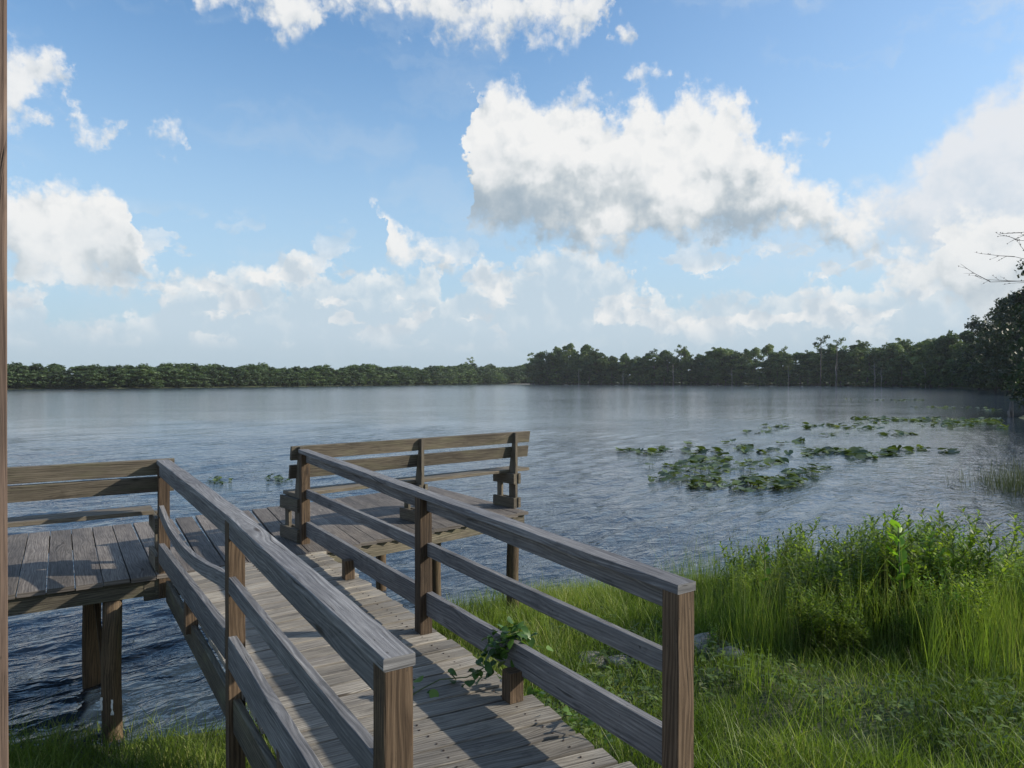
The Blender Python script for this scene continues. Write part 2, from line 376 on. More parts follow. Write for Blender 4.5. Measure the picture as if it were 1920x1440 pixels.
L_WEED = leafmat('weed_leaves', [(.035, .060, .018), (.075, .125, .030), (.14, .20, .045), (.34, .27, .15)], trans=.3, rough=.5, nscale=2.)
L_REED = leafmat('reed_blades', [(.04, .05, .02), (.07, .09, .03), (.12, .14, .05), (.2, .2, .09)], trans=.2, rough=.6)
def bark(name, c1, c2, sc=8):
    m, n, p, out = newmat(name); tc = n.new('ShaderNodeTexCoord')
    x, y, z = n.sep(tc.outputs['Object'])
    f = n.noise(n.xyz(x, y, n.m('MULTIPLY', z, .2)), sc, 5, .65)
    n.l.new(n.ramp(f, [(.35, c1), (.65, c2)]), p.inputs['Base Color']); p.inputs['Roughness'].default_value = .9
    b = n.new('ShaderNodeBump'); b.inputs['Distance'].default_value = .02; n.l.new(f, b.inputs['Height']); n.l.new(b.outputs[0], p.inputs['Normal'])
    return m
BARK = bark('grey_bark', (.05, .045, .04), (.17, .155, .14), 3)
SNAG = bark('pale_bark', (.16, .15, .13), (.34, .32, .29), 3)
BARKD = bark('dark_bark', (.02, .018, .016), (.06, .05, .045))
STEM = bark('green_stem', (.05, .08, .025), (.12, .14, .05), 20)

def ground_mat():
    m, n, p, out = newmat('bank_soil'); g = n.new('ShaderNodeNewGeometry'); P = g.outputs['Position']
    a = n.noise(P, .8, 6, .6); b_ = n.noise(P, 9, 5, .65)
    c = n.ramp(b_, [(.35, (.035, .032, .018)), (.55, (.085, .075, .045)), (.72, (.19, .165, .115))])
    gr = n.ramp(n.noise(P, 22, 4, .7), [(.35, (.022, .042, .012)), (.65, (.07, .105, .03))])
    c = n.mix(n.rng_(a, .38, .60, 1, .55), c, gr)
    n.l.new(c, p.inputs['Base Color']); p.inputs['Roughness'].default_value = .95
    bb = n.new('ShaderNodeBump'); bb.inputs['Distance'].default_value = .03; n.l.new(b_, bb.inputs['Height']); n.l.new(bb.outputs[0], p.inputs['Normal'])
    return m
GROUND = ground_mat()
def water_mat():
    m, n, p, out = newmat('lake_water'); g = n.new('ShaderNodeNewGeometry'); P = g.outputs['Position']
    # ripple crests run along (1,1), square to the wind
    mp = n.new('ShaderNodeMapping'); mp.vector_type = 'POINT'; mp.inputs['Rotation'].default_value = (0, 0, R(-40)); n.l.new(P, mp.inputs['Vector'])
    warp = n.v('SCALE', n.v('SUBTRACT', n.noise(P, .9, 3, .55, out='Color'), (.5, .5, .5)), scale=.55)
    Q = n.v('ADD', mp.outputs[0], warp)
    h1 = n.noise(n.v('MULTIPLY', Q, (.24, 1, 1)), 9.5, 3, .55, .2)      # small ripples
    h2 = n.noise(n.v('MULTIPLY', Q, (.36, 1, 1)), 2.6, 3, .52, .2)      # short chop
    h3 = n.noise(P, 16, 2, .6)
    gust = n.rng_(n.noise(n.v('MULTIPLY', P, (.5, 1, 1)), .11, 3, .55), .38, .62, .6, 1.25)
    h = n.m('ADD', n.m('MULTIPLY', h1, .55), n.m('ADD', n.m('MULTIPLY', h2, .95), n.m('MULTIPLY', h3, .04)))
    h = n.m('MULTIPLY', n.m('MULTIPLY', h, gust), n.rng_(n.v('LENGTH', P), 10, 60, 1.8, .24))
    b = n.new('ShaderNodeBump'); b.inputs['Strength'].default_value = 1.0; b.inputs['Distance'].default_value = .066
    n.l.new(h, b.inputs['Height']); n.l.new(b.outputs[0], p.inputs['Normal'])
    p.inputs['Base Color'].default_value = (.027, .043, .064, 1); n.l.new(n.rng_(n.sep(P)[1], 12, 160, .05, .13), p.inputs['Roughness'])
    p.inputs['Specular IOR Level'].default_value = .5; p.inputs['IOR'].default_value = 1.5
    return m
WATER = water_mat()
def rock_mat():
    m, n, p, out = newmat('pale_rock'); tc = n.new('ShaderNodeTexCoord')
    f = n.noise(tc.outputs['Object'], 7, 6, .65)
    n.l.new(n.ramp(f, [(.35, (.09, .085, .075)), (.6, (.30, .285, .25))]), p.inputs['Base Color']); p.inputs['Roughness'].default_value = .9
    b = n.new('ShaderNodeBump'); b.inputs['Distance'].default_value = .02; n.l.new(f, b.inputs['Height']); n.l.new(b.outputs[0], p.inputs['Normal'])
    return m
ROCK = rock_mat()
def flat(name, c, r=.6, metal=0):
    m, n, p, out = newmat(name); g = n.new('ShaderNodeNewGeometry')
    f = n.noise(g.outputs['Position'], 60, 3, .6)
    n.l.new(n.ramp(f, [(.3, tuple(x * .75 for x in c)), (.7, tuple(min(1, x * 1.15) for x in c))]), p.inputs['Base Color'])
    p.inputs['Roughness'].default_value = r; p.inputs['Metallic'].default_value = metal
    return m
NAIL = flat('rusty_nail', (.06, .045, .04), .6, .5)
PAINT = flat('white_paint_mark', (.75, .75, .72), .6)
SAND = flat('pale_sand', (.45, .42, .36), .9)

# ------------------------------------------------------------------ setting: lake polygon, ground sheet, water
NEAR_SHORE = [(-190, 120), (-120, 30), (-40, 2.5), (-14, 3.6), (-8, 5.0), (-4.6, 5.75), (-3.3, 5.95), (-2.4, 6.2), (-1.6, 7.3), (-.8, 9.0), (0.4, 9.7),
              (2.8, 10.1), (5, 10.3), (7.4, 10.5), (9.8, 12), (14.6, 19.0), (23.4, 31), (36.8, 49.5), (41.2, 58), (70, 92), (106, 148), (141, 200)]
WOOD_SHORE = [(141, 200), (164, 260), (174, 312), (173, 360), (135, 410), (81, 450), (30, 490), (12, 500)]
FAR_SHORE = [(2, 600), (-30, 520), (-67, 427), (-112, 325), (-140, 262), (-169, 239), (-200, 190)]
LAKE = np.array(NEAR_SHORE + WOOD_SHORE[1:] + [(40, 560), (30, 640)] + FAR_SHORE)
def sdist(X, Y):
    """distance to the shore, positive on land"""
    P = LAKE; n = len(P); d2 = np.full(X.shape, 1e18); ins = np.zeros(X.shape, bool)
    for i in range(n):
        a = P[i]; b = P[(i + 1) % n]; e = b - a; L2 = (e ** 2).sum()
        t = np.clip(((X - a[0]) * e[0] + (Y - a[1]) * e[1]) / L2, 0, 1)
        d2 = np.minimum(d2, (X - a[0] - t * e[0]) ** 2 + (Y - a[1] - t * e[1]) ** 2)
        c = ((a[1] > Y) != (b[1] > Y))
        if a[1] != b[1]:
            xi = a[0] + (Y - a[1]) * e[0] / e[1]
            ins ^= c & (X < xi)
    d = np.sqrt(d2); return np.where(ins, -d, d)
def hash2(X, Y): return np.sin(X * 1.7 + 1.3 * np.sin(Y * 1.1)) * np.cos(Y * 1.9 + .8 * np.sin(X * .7))
def gz(X, Y):
    X = np.asarray(X, float); Y = np.asarray(Y, float)
    d = sdist(X, Y)
    z = np.where(d > 0, 1.12 * (1 - np.exp(-d * .19)), np.maximum(d * .28, -2.0))
    near = np.exp(-(np.hypot(X, Y) / 40) ** 2)
    z = z + near * np.clip(d * .3, 0, 1) * (.035 * hash2(X * 1.3, Y * 1.3) + .015 * hash2(X * 4.1, Y * 3.7))
    z = z + np.clip(d - 6, 0, 60) * .02 * (1 - near)
    return z
def gz1(x, y): return float(gz(np.array([x]), np.array([y]))[0])
def build_ground():
    def axis(c, lo, hi, n, k):
        s = np.linspace(-1, 1, n); v = np.sinh(s * k) / math.sinh(k)
        return np.where(v < 0, c + v * (c - lo), c + v * (hi - c))
    xs = axis(1, -3000, 3000, 460, 8.2); ys = axis(7, -3000, 3000, 460, 8.2)
    X, Y = np.meshgrid(xs, ys); Z = gz(X, Y)
    V = np.stack([X, Y, Z], -1).reshape(-1, 3); ny, nx = X.shape
    i = np.arange(nx * ny).reshape(ny, nx)
    q = np.stack([i[:-1, :-1], i[:-1, 1:], i[1:, 1:], i[1:, :-1]], -1).reshape(-1)
    me = np_mesh('ground', V, q, np.full((nx - 1) * (ny - 1), 4), [GROUND], smooth=True)
    tag(link('ground', me), kind='structure')
build_ground()
def build_water():
    th = np.radians(np.linspace(-56, 56, 860)); rings = [2.5]
    while rings[-1] < 90: rings.append(rings[-1] * 1.0038 + .001)
    while rings[-1] < 900: rings.append(rings[-1] * 1.05)
    r = np.array(rings); T, RR = np.meshgrid(th, r)
    X = RR * np.sin(T); Y = RR * np.cos(T); Z = np.zeros_like(X)
    g = np.random.default_rng(3)
    cell = np.maximum(RR * .0045, .004)
    for k in range(46):
        lam = .13 * (1.3 / .13) ** (g.random() ** 1.7); a = R(-44) + g.normal(0, .27)
        kx, ky = math.cos(a) * 2 * math.pi / lam, math.sin(a) * 2 * math.pi / lam
        amp = .0062 * lam ** .85
        fade = np.clip((lam / cell - 3) / 5, 0, 1)
        ph = g.random() * 6.28
        arg = kx * X + ky * Y + ph + .9 * np.sin(.31 * X + k) + .9 * np.sin(.27 * Y - k)
        Z += amp * fade * (np.sin(arg) + .25 * np.sin(2 * arg + .5))
    V = np.stack([X, Y, Z], -1).reshape(-1, 3); ny, nx = X.shape
    i = np.arange(nx * ny).reshape(ny, nx)
    q = np.stack([i[:-1, :-1], i[:-1, 1:], i[1:, 1:], i[1:, :-1]], -1).reshape(-1, 4)[:, ::-1].reshape(-1)
    me = np_mesh('water', V, q, np.full((nx - 1) * (ny - 1), 4), [WATER], smooth=True)
    tag(link('water', me), kind='structure')
build_water()

# ------------------------------------------------------------------ the dock
Z0 = CZ - 1.68                                   # top of the platform
def w3(p, z): return Vector((p[0], p[1], z))
LN, LM, LF = Vector((-.345, 2.06)), Vector((-1.535, 3.93)), Vector((-3.045, 6.2))
RN, RM, RF = Vector((.66, 2.82)), Vector((-.60, 4.80)), Vector((-2.135, 7.3))
UL = (LF - LN).normalized(); NL = Vector((UL.y, -UL.x)); UR = (RF - RN).normalized(); NR = Vector((UR.y, -UR.x))
ZN = Z0 - .045                                   # the walkway sinks a little towards the house
def dz(y): return Z0 + (ZN - Z0) * max(0, min(1.6, (6.4 - y) / 4.2)) - .004

def planks(front, back, pitches, mat, parent, z, name='deck', gap=.008, jitter=.02):
    mb = MB()
    for k in range(len(front) - 1):
        f0, f1, b0, b1 = Vector(front[k]), Vector(front[k + 1]), Vector(back[k]), Vector(back[k + 1])
        cnt = pitches[k]
        for i in range(cnt):
            a = (i + .5) / cnt; f = f0.lerp(f1, a); b = b0.lerp(b1, a); d = (b - f).normalized()
            wf = (f1 - f0).length / cnt; cross = abs(d.cross((f1 - f0).normalized()))
            w = wf * cross - gap
            f = f - d * random.uniform(0, jitter); b = b + d * random.uniform(0, jitter * 2)
            cup = random.uniform(-.003, .003)
            mb.board(w3(f, z(f) + cup - .019), w3(b, z(b) - cup - .019), w, .038, seg=6, rough=.0012)
    return mb.build(name, mat, parent)

# --- platform
FR = [(-7.25, 3.42), (-3.07, 6.12), (-1.97, 6.90), (.20, 9.10)]
BK = [(-8.65, 5.60), (-4.46, 8.31), (-3.22, 9.36), (-1.27, 11.24)]
plat = empty('fishing_platform', (-3.2, 7.6, 0), 'low weathered plank platform on piles standing in the lake at the end of the walkway', 'dock')
planks(FR, BK, [25, 7, 16], W_PLAT, plat, lambda p: Z0)
def beam(mb, a, b, top, h, w=.04, **k): mb.board(w3(a, top - h / 2), w3(b, top - h / 2), w, h, **k)
def off(P, Q, s, t=0, e=0):
    d = (Vector(Q) - Vector(P)).normalized(); nn = Vector((-d.y, d.x))
    return Vector(P) + nn * s - d * t, Vector(Q) + nn * s + d * e
for k in (0, 2):
    a, b = off(FR[k], FR[k + 1], .05, 0, .05 if k == 0 else -.03); mb = MB(); beam(mb, a, b, Z0 - .041, .14); mb.build('rim_beam', W_BEAM, plat)
    a, b = off(BK[k], BK[k + 1], -.06, 0, 0); mb = MB(); beam(mb, a, b, Z0 - .041, .18); mb.build('rim_beam', W_BEAM, plat)
a, b = off(FR[1], FR[2], .05, .09, -.02); mb = MB(); beam(mb, a, b, Z0 - .041, .18); mb.build('rim_beam', W_BEAM, plat)
a, b = off(FR[2], FR[3], .55, .1, -.05); mb = MB(); beam(mb, a, b, Z0 - .185, .14); mb.build('girder', W_BEAM, plat)
a, b = off(FR[0], FR[1], .60, 0, -.05); mb = MB(); beam(mb, a, b, Z0 - .185, .14); mb.build('girder', W_BEAM, plat)
a, b = off(FR[2], FR[3], 2.0, .1, -.05); mb = MB(); beam(mb, a, b, Z0 - .185, .14); mb.build('girder', W_BEAM, plat)
for s in (.02, .35, .68, 1.0):
    f = Vector(FR[2]).lerp(Vector(FR[3]), s); b = Vector(BK[2]).lerp(Vector(BK[3]), s); d = (b - f).normalized()
    sh = Vector((-.03, -.03)) if s == 1.0 else Vector((0, 0))
    mb = MB(); beam(mb, f + d * .09 + sh, b - d * .1 + sh, Z0 - .041, .14); mb.build('joist', W_BEAM, plat)
for s in (.2, .45, .7, .97):
    f = Vector(FR[0]).lerp(Vector(FR[1]), s); b = Vector(BK[0]).lerp(Vector(BK[1]), s); d = (b - f).normalized()
    mb = MB(); beam(mb, f + d * .09, b - d * .1, Z0 - .041, .14); mb.build('joist', W_BEAM, plat)
def pile(x, y, r=.078, top=None, parent=plat, sq=False, mark=False):
    zb = gz1(x, y) - .4; top = top or Z0 - .185
    mb = MB()
    if sq: mb.board((x, y, zb), (x, y, top), r * 2, r * 2, up=(UL.x, UL.y, 0), seg=8)
    else: mb.tube([(x + .006 * math.sin(i), y, zb + (top - zb) * i / 8) for i in range(9)], [r * (1.04 - .01 * i) for i in range(9)], 14)
    o = mb.build('pile', W_PILE, parent, smooth=not sq)
    return o
p1 = pile(-3.40, 6.02)
pile(-4.22, 7.12, .085); pile(-5.6, 4.65); pile(-6.5, 6.2)
pile(-1.03, 9.62, .07); pile(0.01, 8.97, .08); pile(-1.72, 7.36, .075); pile(-2.7, 8.6, .075); pile(-1.9, 10.3, .075)
mb = MB(); mb.board((-4.15, 7.0, Z0 - .15), (-3.52, 6.15, Z0 - 1.0), .038, .12, up=(UL.x, UL.y, 0), seg=3); mb.build('brace', W_PILE, plat)
for (dx, z_, hh) in ((-.045, .28, .11), (.045, .24, .13)):
    mb = MB(); q = -3.40 + dx; f_ = 6.02 - math.sqrt(.086 ** 2 - dx * dx) - .006; J = lambda: random.uniform(-.006, .006)
    L_ = [(q - .008 + J(), f_, z_ + hh * k / 6) for k in range(7)]; R_ = [(q + .010 + J(), f_, z_ + hh * k / 6) for k in range(7)]
    for k in range(6):
        b0 = len(mb.V)
        for p in (L_[k], R_[k], R_[k + 1], L_[k + 1]): mb.V.append(Vector(p)); mb.T.append(.5)
        mb.F.append((b0, b0 + 1, b0 + 2, b0 + 3)); mb.UV += [(0, 0)] * 4
    # weld the strip so that it is one piece of paint
    mb.V = [Vector(p) for p in L_] + [Vector(p) for p in R_]; mb.T = [.5] * 14; mb.F = [(k, 7 + k, 8 + k, k + 1) for k in range(6)]; mb.UV = [(0, 0)] * 24
    mb.build('paint_mark', PAINT, plat)

# --- walkway
walk = empty('walkway', (-1.2, 3.8, 0), 'sloping walkway of weathered cross planks leading from the bank to the platform', 'walkway')
mb = MB()
el0 = LF + NL * .048; er0 = RF + NR * .047
el1 = LN + NL * .048 - UL * 2.0; er1 = RN + NR * .047 - UR * 2.6
el0 = el0 - UL * .12; er0 = er0 - UR * .30
cnt = 48; ws = None
for i in range(cnt):
    a = (i + .5) / cnt; l = el0.lerp(el1, a); r = er0.lerp(er1, a)
    w = min((el1 - el0).length, (er1 - er0).length) / cnt
    c = (r - l).normalized()
    w = ((el1 - el0).length + (er1 - er0).length) / 2 / cnt - .011
    l = l - c * random.uniform(-.006, .003); r = r + c * random.uniform(-.005, .035)
    cz = random.uniform(-.002, .003)
    tn = random.random() if random.random() > .12 else 1.25
    mb.board(w3(l, dz(l.y) - .019 + cz), w3(r, dz(r.y) - .019 + cz), w, .038, seg=5, rough=.0015, tone=tn)
mb.build('deck', W_DECK, walk)
# screw heads along both stringers
mb = MB()
for i in range(cnt):
    a = (i + .5) / cnt; l = el0.lerp(el1, a); r = er0.lerp(er1, a)
    for q in (.09, .5, .91):
        for s in (-.035, .035):
            p = l.lerp(r, q) + UL * s + Vector((random.uniform(-.01, .01), random.uniform(-.01, .01)))
            z = dz(p.y) + .003
            mb.tube([(p.x, p.y, z - .01), (p.x, p.y, z)], .0055, 6)
mb.build('nail_heads', NAIL, walk)['kind'] = 'stuff'
for (e0, e1, nn) in ((el0, el1, -NL * .026), (er0, er1, -NR * .03)):
    mb = MB(); a = e0 + nn; b = e1 + nn
    mb.board(w3(a, dz(a.y) - .041 - .09), w3(b, dz(b.y) - .041 - .09), .038, .18, seg=8); mb.build('stringer', W_BEAM, walk)
mb = MB(); m0 = el0.lerp(er0, .5); m1 = el1.lerp(er1, .5)
mb.board(w3(m0, dz(m0.y) - .131), w3(m1, dz(m1.y) - .131), .038, .18); mb.build('stringer', W_BEAM, walk)

# --- railings
def railing(name, label, pts, tops, sgn, N, U, segs, stubs, warp=None, label_bits=None):
    r = empty(name, (pts[1].x, pts[1].y, 0), label, 'railing', 'railings along both sides of the walkway')
    up2 = (U.x, U.y, 0)
    for i, p in enumerate(pts):
        mb = MB(); zb = gz1(p.x, p.y) - .3 if i < len(pts) - 1 else Z0 - .21
        mb.board(w3(p, zb), w3(p, tops[i] - .0385), .089, .089, up=up2, seg=10, ch=.003)
        o = mb.build('post', W_POST, r)
    # flat cap board over the posts, in two lengths, with an edge board below it
    for i in range(len(pts) - 1):
        a, b = pts[i], pts[i + 1]; d = (b - a).normalized()
        a2 = a - d * .046 if i == 0 else a + d * .002
        b2 = b + d * .046 if i == len(pts) - 2 else b - d * .0
        mb = MB(); mb.board(w3(a2, tops[i] - .019), w3(b2, tops[i + 1] - .019), .098, .038, seg=10, rough=.002, tone=random.uniform(.65, 1)); mb.build('cap_board', W_RAIL, r)
        s = N * (sgn * .022)
        mb = MB(); mb.board(w3(a + d * .047 + s, tops[i] - .040 - .045), w3(b - d * .047 + s, tops[i + 1] - .040 - .045), .038, .089, seg=8, tone=random.uniform(.2, .7)); mb.build('top_rail', W_RAIL, r)
    for (i, za, zb_, h, wd, kind, bend) in segs:
        a, b = pts[i], pts[i + 1]; d = (b - a).normalized(); s = N * (sgn * .024)
        mb = MB(); mb.board(w3(a + d * .047 + s, CZ + za - h / 2), w3(b - d * .047 + s, CZ + zb_ - h / 2), wd, h, seg=14, bend=bend, tone=random.uniform(.2, .8))
        mb.build(kind, W_RAIL, r)
    for q in stubs:
        i = int(q); p = pts[i].lerp(pts[i + 1], q - i) - N * (sgn * (.03 if sgn > 0 else -.004))
        mb = MB(); z = dz(p.y); mb.board(w3(p, z + (.002 if sgn > 0 else -.10)), w3(p, z + .16), .085, .085, up=up2, seg=2); mb.build('stub_post', W_POST, r)
    return r
ZT = lambda v: CZ - v
def sag(f):   # f = 0 at the near post, 1 at the far post
    return (0, 0, -.125 * (math.sin(math.pi * min(1, f) ** 1.25) ** .8 if 0 < f < 1 else 0))
railing('wooden_railing', 'left railing of the walkway with a warped middle rail, nearest the shaded water', [LN, LM, LF], [ZT(.785), ZT(.735), ZT(.70)], -1, NL, UL,
        [(0, -1.10, -1.075, .089, .038, 'middle_rail', None), (1, -1.075, -1.085, .089, .038, 'middle_rail', sag),
         (0, -1.43, -1.40, .175, .045, 'bottom_rail', None), (1, -1.39, -1.415, .165, .045, 'bottom_rail', None)], [.5, 1.5])
railing('wooden_railing', 'right railing of the walkway with vines at its foot, nearest the green bank', [RN, RM, RF], [ZT(.797), ZT(.750), ZT(.712)], 1, NR, UR,
        [(0, -1.105, -1.095, .089, .038, 'middle_rail', None), (1, -1.09, -1.12, .089, .038, 'middle_rail', None),
         (0, -1.425, -1.425, .155, .045, 'bottom_rail', None), (1, -1.415, -1.45, .15, .045, 'bottom_rail', None)], [.5, 1.5])

# --- benches
def bench(label, O, D, ends, frames, top, bh, gp, s0, s1, seat_z, seat_ends):
    """O origin at the uprights' foot, D direction along the bench; N points to the lake"""
    O = Vector(O); D = Vector(D).normalized(); N = Vector((-D.y, D.x))
    b = empty('lakeside_bench', (O.x, O.y, Z0), label, 'bench', 'benches on the platform facing the lake')
    tilt = .17
    def P(s, o, z): q = O + D * s + N * o; return Vector((q.x, q.y, CZ + z))
    def oz(z): return .045 + (top - z) * tilt
    for k in range(2):
        zt = top - k * (bh + gp); zc = zt - bh / 2
        upv = Vector((-N.x * tilt, -N.y * tilt, 1))
        mb = MB(); mb.board(P(ends[0], oz(zc) + .021, zc), P(ends[1], oz(zc) + .021, zc), .036, bh, up=upv, seg=8, rough=.002); mb.build('back_board', W_BENCH, b)
    w = (s1 - s0 - .012) / 2
    for k in range(2):
        c = s0 + w / 2 + k * (w + .012)
        mb = MB(); mb.board(P(seat_ends[0], c, seat_z - .019), P(seat_ends[1], c, seat_z - .019), w, .038, seg=8, tone=.9 + .3 * k); mb.build('seat_board', W_BENCH, b)
    for f in frames:
        z0, z1 = -1.68 + .002, top - .005
        mb = MB(); t = .019
        pr = [(0, z0), (0, z1), (oz(z1) - .001, z1), (oz(seat_z), seat_z), (oz(seat_z), z0)]
        A = [P(f - t, o, z) for o, z in pr]; B = [P(f + t, o, z) for o, z in pr]
        uvs = [(z + f * 3, o) for o, z in pr]
        mb.face(A[::-1] if False else A, .4, uvs); mb.face(B[::-1], .4, uvs[::-1])
        for i in range(len(pr)):
            j = (i + 1) % len(pr)
            L = abs(pr[i][1] - pr[j][1]) + .01
            mb.face([A[j], A[i], B[i], B[j]], .5, [(pr[j][1], .5), (pr[i][1], .5), (pr[i][1], .54), (pr[j][1], .54)])
        mb.build('upright', W_BENCH, b)
        for sd_ in (-1, 1):
            o_ = sd_ * .041
            mb = MB(); mb.board(P(f + o_, -.015, seat_z - .041 - .068), P(f + o_, s1 - .02, seat_z - .041 - .068), .038, .135); mb.build('seat_support', W_BENCH, b)
            mb = MB(); mb.board(P(f + o_, -.015, -1.677 + .068), P(f + o_, s1 - .02, -1.677 + .068), .038, .132); mb.build('foot_board', W_BENCH, b)
        mb = MB(); mb.board(P(f, s1 - .10, -1.677), P(f, s1 - .10, seat_z - .042), .036, .089, up=(N.x, N.y, 0), seg=2); mb.build('leg', W_BENCH, b)
    return b
DR = Vector((2.257, 2.0)).normalized(); 
bench('plank bench on the right side of the platform with both its uprights in full view', (RF.x - .035, RF.y + .045), DR, (-.09, 3.27), (-.005, 1.50, 2.98), -.685, .145, .05, .13, .43, -1.185, (-.02, 3.33))
DL = Vector((.84, .54)).normalized()
bench('plank bench at the left edge of the photo, behind the wooden post', Vector(LF) + Vector((-.026, .04)), DL, (-4.4, .10), (-.005, -1.7, -3.3), -.70, .135, .02, .20, .50, -1.17, (-4.4, -.05))

# --- porch post beside the camera
pp = MB(); pp.board((-.7125, .92, .4), (-.7185, .92, 5.2), .10, .10, up=(.80, .60, 0), seg=10, tone=.6)
W_PORCH = wood('porch_timber', [(.05, .035, .028), (.095, .066, .052), (.14, .10, .08), (.21, .155, .125)], knots=False)
o = pp.build('porch_post', W_PORCH); tag(o, 'brown wooden porch post cut off by the left edge of the photo', 'post')

# ------------------------------------------------------------------ grass
def blades(name, xy, hgt, wid, lean, mat, segs=3, tone=None, zoff=-.01, leandir=None):
    n = len(xy); x, y = xy[:, 0], xy[:, 1]; z = gz(x, y) + zoff
    a = rng.uniform(0, 2 * math.pi, n); la = rng.uniform(0, 2 * math.pi, n) if leandir is None else rng.normal(leandir, .9, n)
    px_, py_ = np.cos(a), np.sin(a); lx, ly = np.cos(la), np.sin(la)
    Vs = []; T = []
    tone = rng.random(n) if tone is None else tone
    for k in range(segs + 1):
        f = k / segs; cz_ = z + hgt * (f - .22 * lean * f * f); o = hgt * lean * f ** 1.8
        cx = x + lx * o; cy = y + ly * o; w = wid * (1 - f ** 1.6) * .5 + wid * .02
        if k < segs:
            Vs.append(np.stack([cx - px_ * w, cy - py_ * w, cz_], -1)); Vs.append(np.stack([cx + px_ * w, cy + py_ * w, cz_], -1)); T += [tone, tone]
        else: Vs.append(np.stack([cx, cy, cz_], -1)); T.append(tone)
    nv = len(Vs); V = np.stack(Vs, 1).reshape(-1, 3); T = np.stack(T, 1).reshape(-1)
    base = (np.arange(n) * nv)[:, None]; fl = []; lt = []
    for k in range(segs - 1): fl.append(base + np.array([2 * k, 2 * k + 1, 2 * k + 3, 2 * k + 2])); lt.append(4)
    k = segs - 1; fl.append(base + np.array([2 * k, 2 * k + 1, 2 * k + 2])); lt.append(3)
    F_ = np.concatenate(fl, 1).reshape(-1); LT = np.tile(np.array(lt), n)
    return np_mesh(name, V, F_, LT, [mat], tone=T, smooth=True)
def on_deck(x, y):
    return _on_deck(x, y) & (y < 3.0)
def _on_deck(x, y):
    P = np.stack([x, y], -1)
    def side(a, b): return (b[0] - a[0]) * (P[:, 1] - a[1]) - (b[1] - a[1]) * (P[:, 0] - a[0])
    l = side(el1, el0); r = side(er1, er0)
    return (l < 0) & (r > 0)
def scatter(n, box, cond):
    x = rng.uniform(box[0], box[1], n); y = rng.uniform(box[2], box[3], n); d = sdist(x, y); k = cond(x, y, d); return np.stack([x[k], y[k]], -1)
def fbm(x, y, s):
    return .5 + .25 * np.sin(x * s + 1.7 * np.sin(y * s * .8 + 1)) + .25 * np.sin(y * s * 1.3 + 1.4 * np.sin(x * s * 1.1 + 2))
def build_grass():
    # lawn of the bank
    c = lambda x, y, d: (d > .1) & ~on_deck(x, y) & (np.abs(x) < y * .80 + .6) & (rng.random(len(x)) < np.clip(3.4 / np.maximum(y, 2), .3, 1) * (.55 + .75 * fbm(x, y, 2.3)))
    P = scatter(560000, (-8, 9, 1.8, 11.5), c); f = fbm(P[:, 0], P[:, 1], 1.6)
    f2 = fbm(P[:, 0] + 3, P[:, 1] - 2, 6.5)
    h = rng.gamma(4, .030, len(P)) * (.30 + .75 * f + .75 * f2) + .02
    side = np.where(P[:, 0] > 1.1, 1.25, .95); d = sdist(P[:, 0], P[:, 1])
    h = h * side * np.where(d < 2.5, 1.2, .82)
    tn = np.clip(rng.beta(1.6, 2.2, len(P)) * .9 + .45 * (fbm(P[:, 0] + 5, P[:, 1], 3.7) - .5) - .05, 0, 1); tn = np.where(rng.random(len(P)) < .035, .97, tn)
    me = blades('lawn_grass', P, h, rng.uniform(.004, .008, len(P)), rng.uniform(.15, .9, len(P)), L_GRASS, tone=tn)
    print('lawn blades', len(P))
    tag(link('grass', me), 'green grass covering the bank down to the water', 'grass', kind='stuff')
    # tufts at the water's edge, some standing in the water
    c = lambda x, y, d: (d > -.35) & (d < 2.2) & ~on_deck(x, y) & (fbm(x, y, 3.1) > .36 + .25 * (x < -1)) & (rng.random(len(x)) < np.exp(-np.abs(d - .5)))
    P = scatter(230000, (-7, 8, 4.6, 11.5), c)
    h = rng.uniform(.18, .50, len(P)) * np.where(P[:, 0] < -1, .6, .85)
    me = blades('edge_grass', P, h, rng.uniform(.004, .008, len(P)), rng.uniform(.1, .7, len(P)), L_GRASS, segs=4, tone=rng.uniform(.45, 1.05, len(P)))
    tag(link('shore_grass', me), 'taller bright grass fringing the water below the railings', 'grass', kind='stuff')
    print('edge blades', len(P))
    # tall wispy stalks through the shrubs
    c = lambda x, y, d: (d > .15) & (y > 5.0 + .1 * x) & (x > 1.7) & (fbm(x, y, 2.2) > .40) & (rng.random(len(x)) < np.where(y > 6, 1, .4))
    P = scatter(30000, (1.6, 7.5, 5.4, 9.3), c)
    h = rng.uniform(.30, .85, len(P)) * np.where(rng.random(len(P)) < .06, 1.5, 1) * np.clip((P[:, 0] - .7) / 1.6, .5, 1)
    me = blades('tall_grass', P, h, rng.uniform(.003, .007, len(P)), rng.uniform(.03, .35, len(P)), L_GRASS, segs=4, tone=rng.uniform(.3, .95, len(P)))
    tag(link('tall_grass', me), 'tall wispy grass stalks growing up through the shrubs', 'grass', kind='stuff')
build_grass()

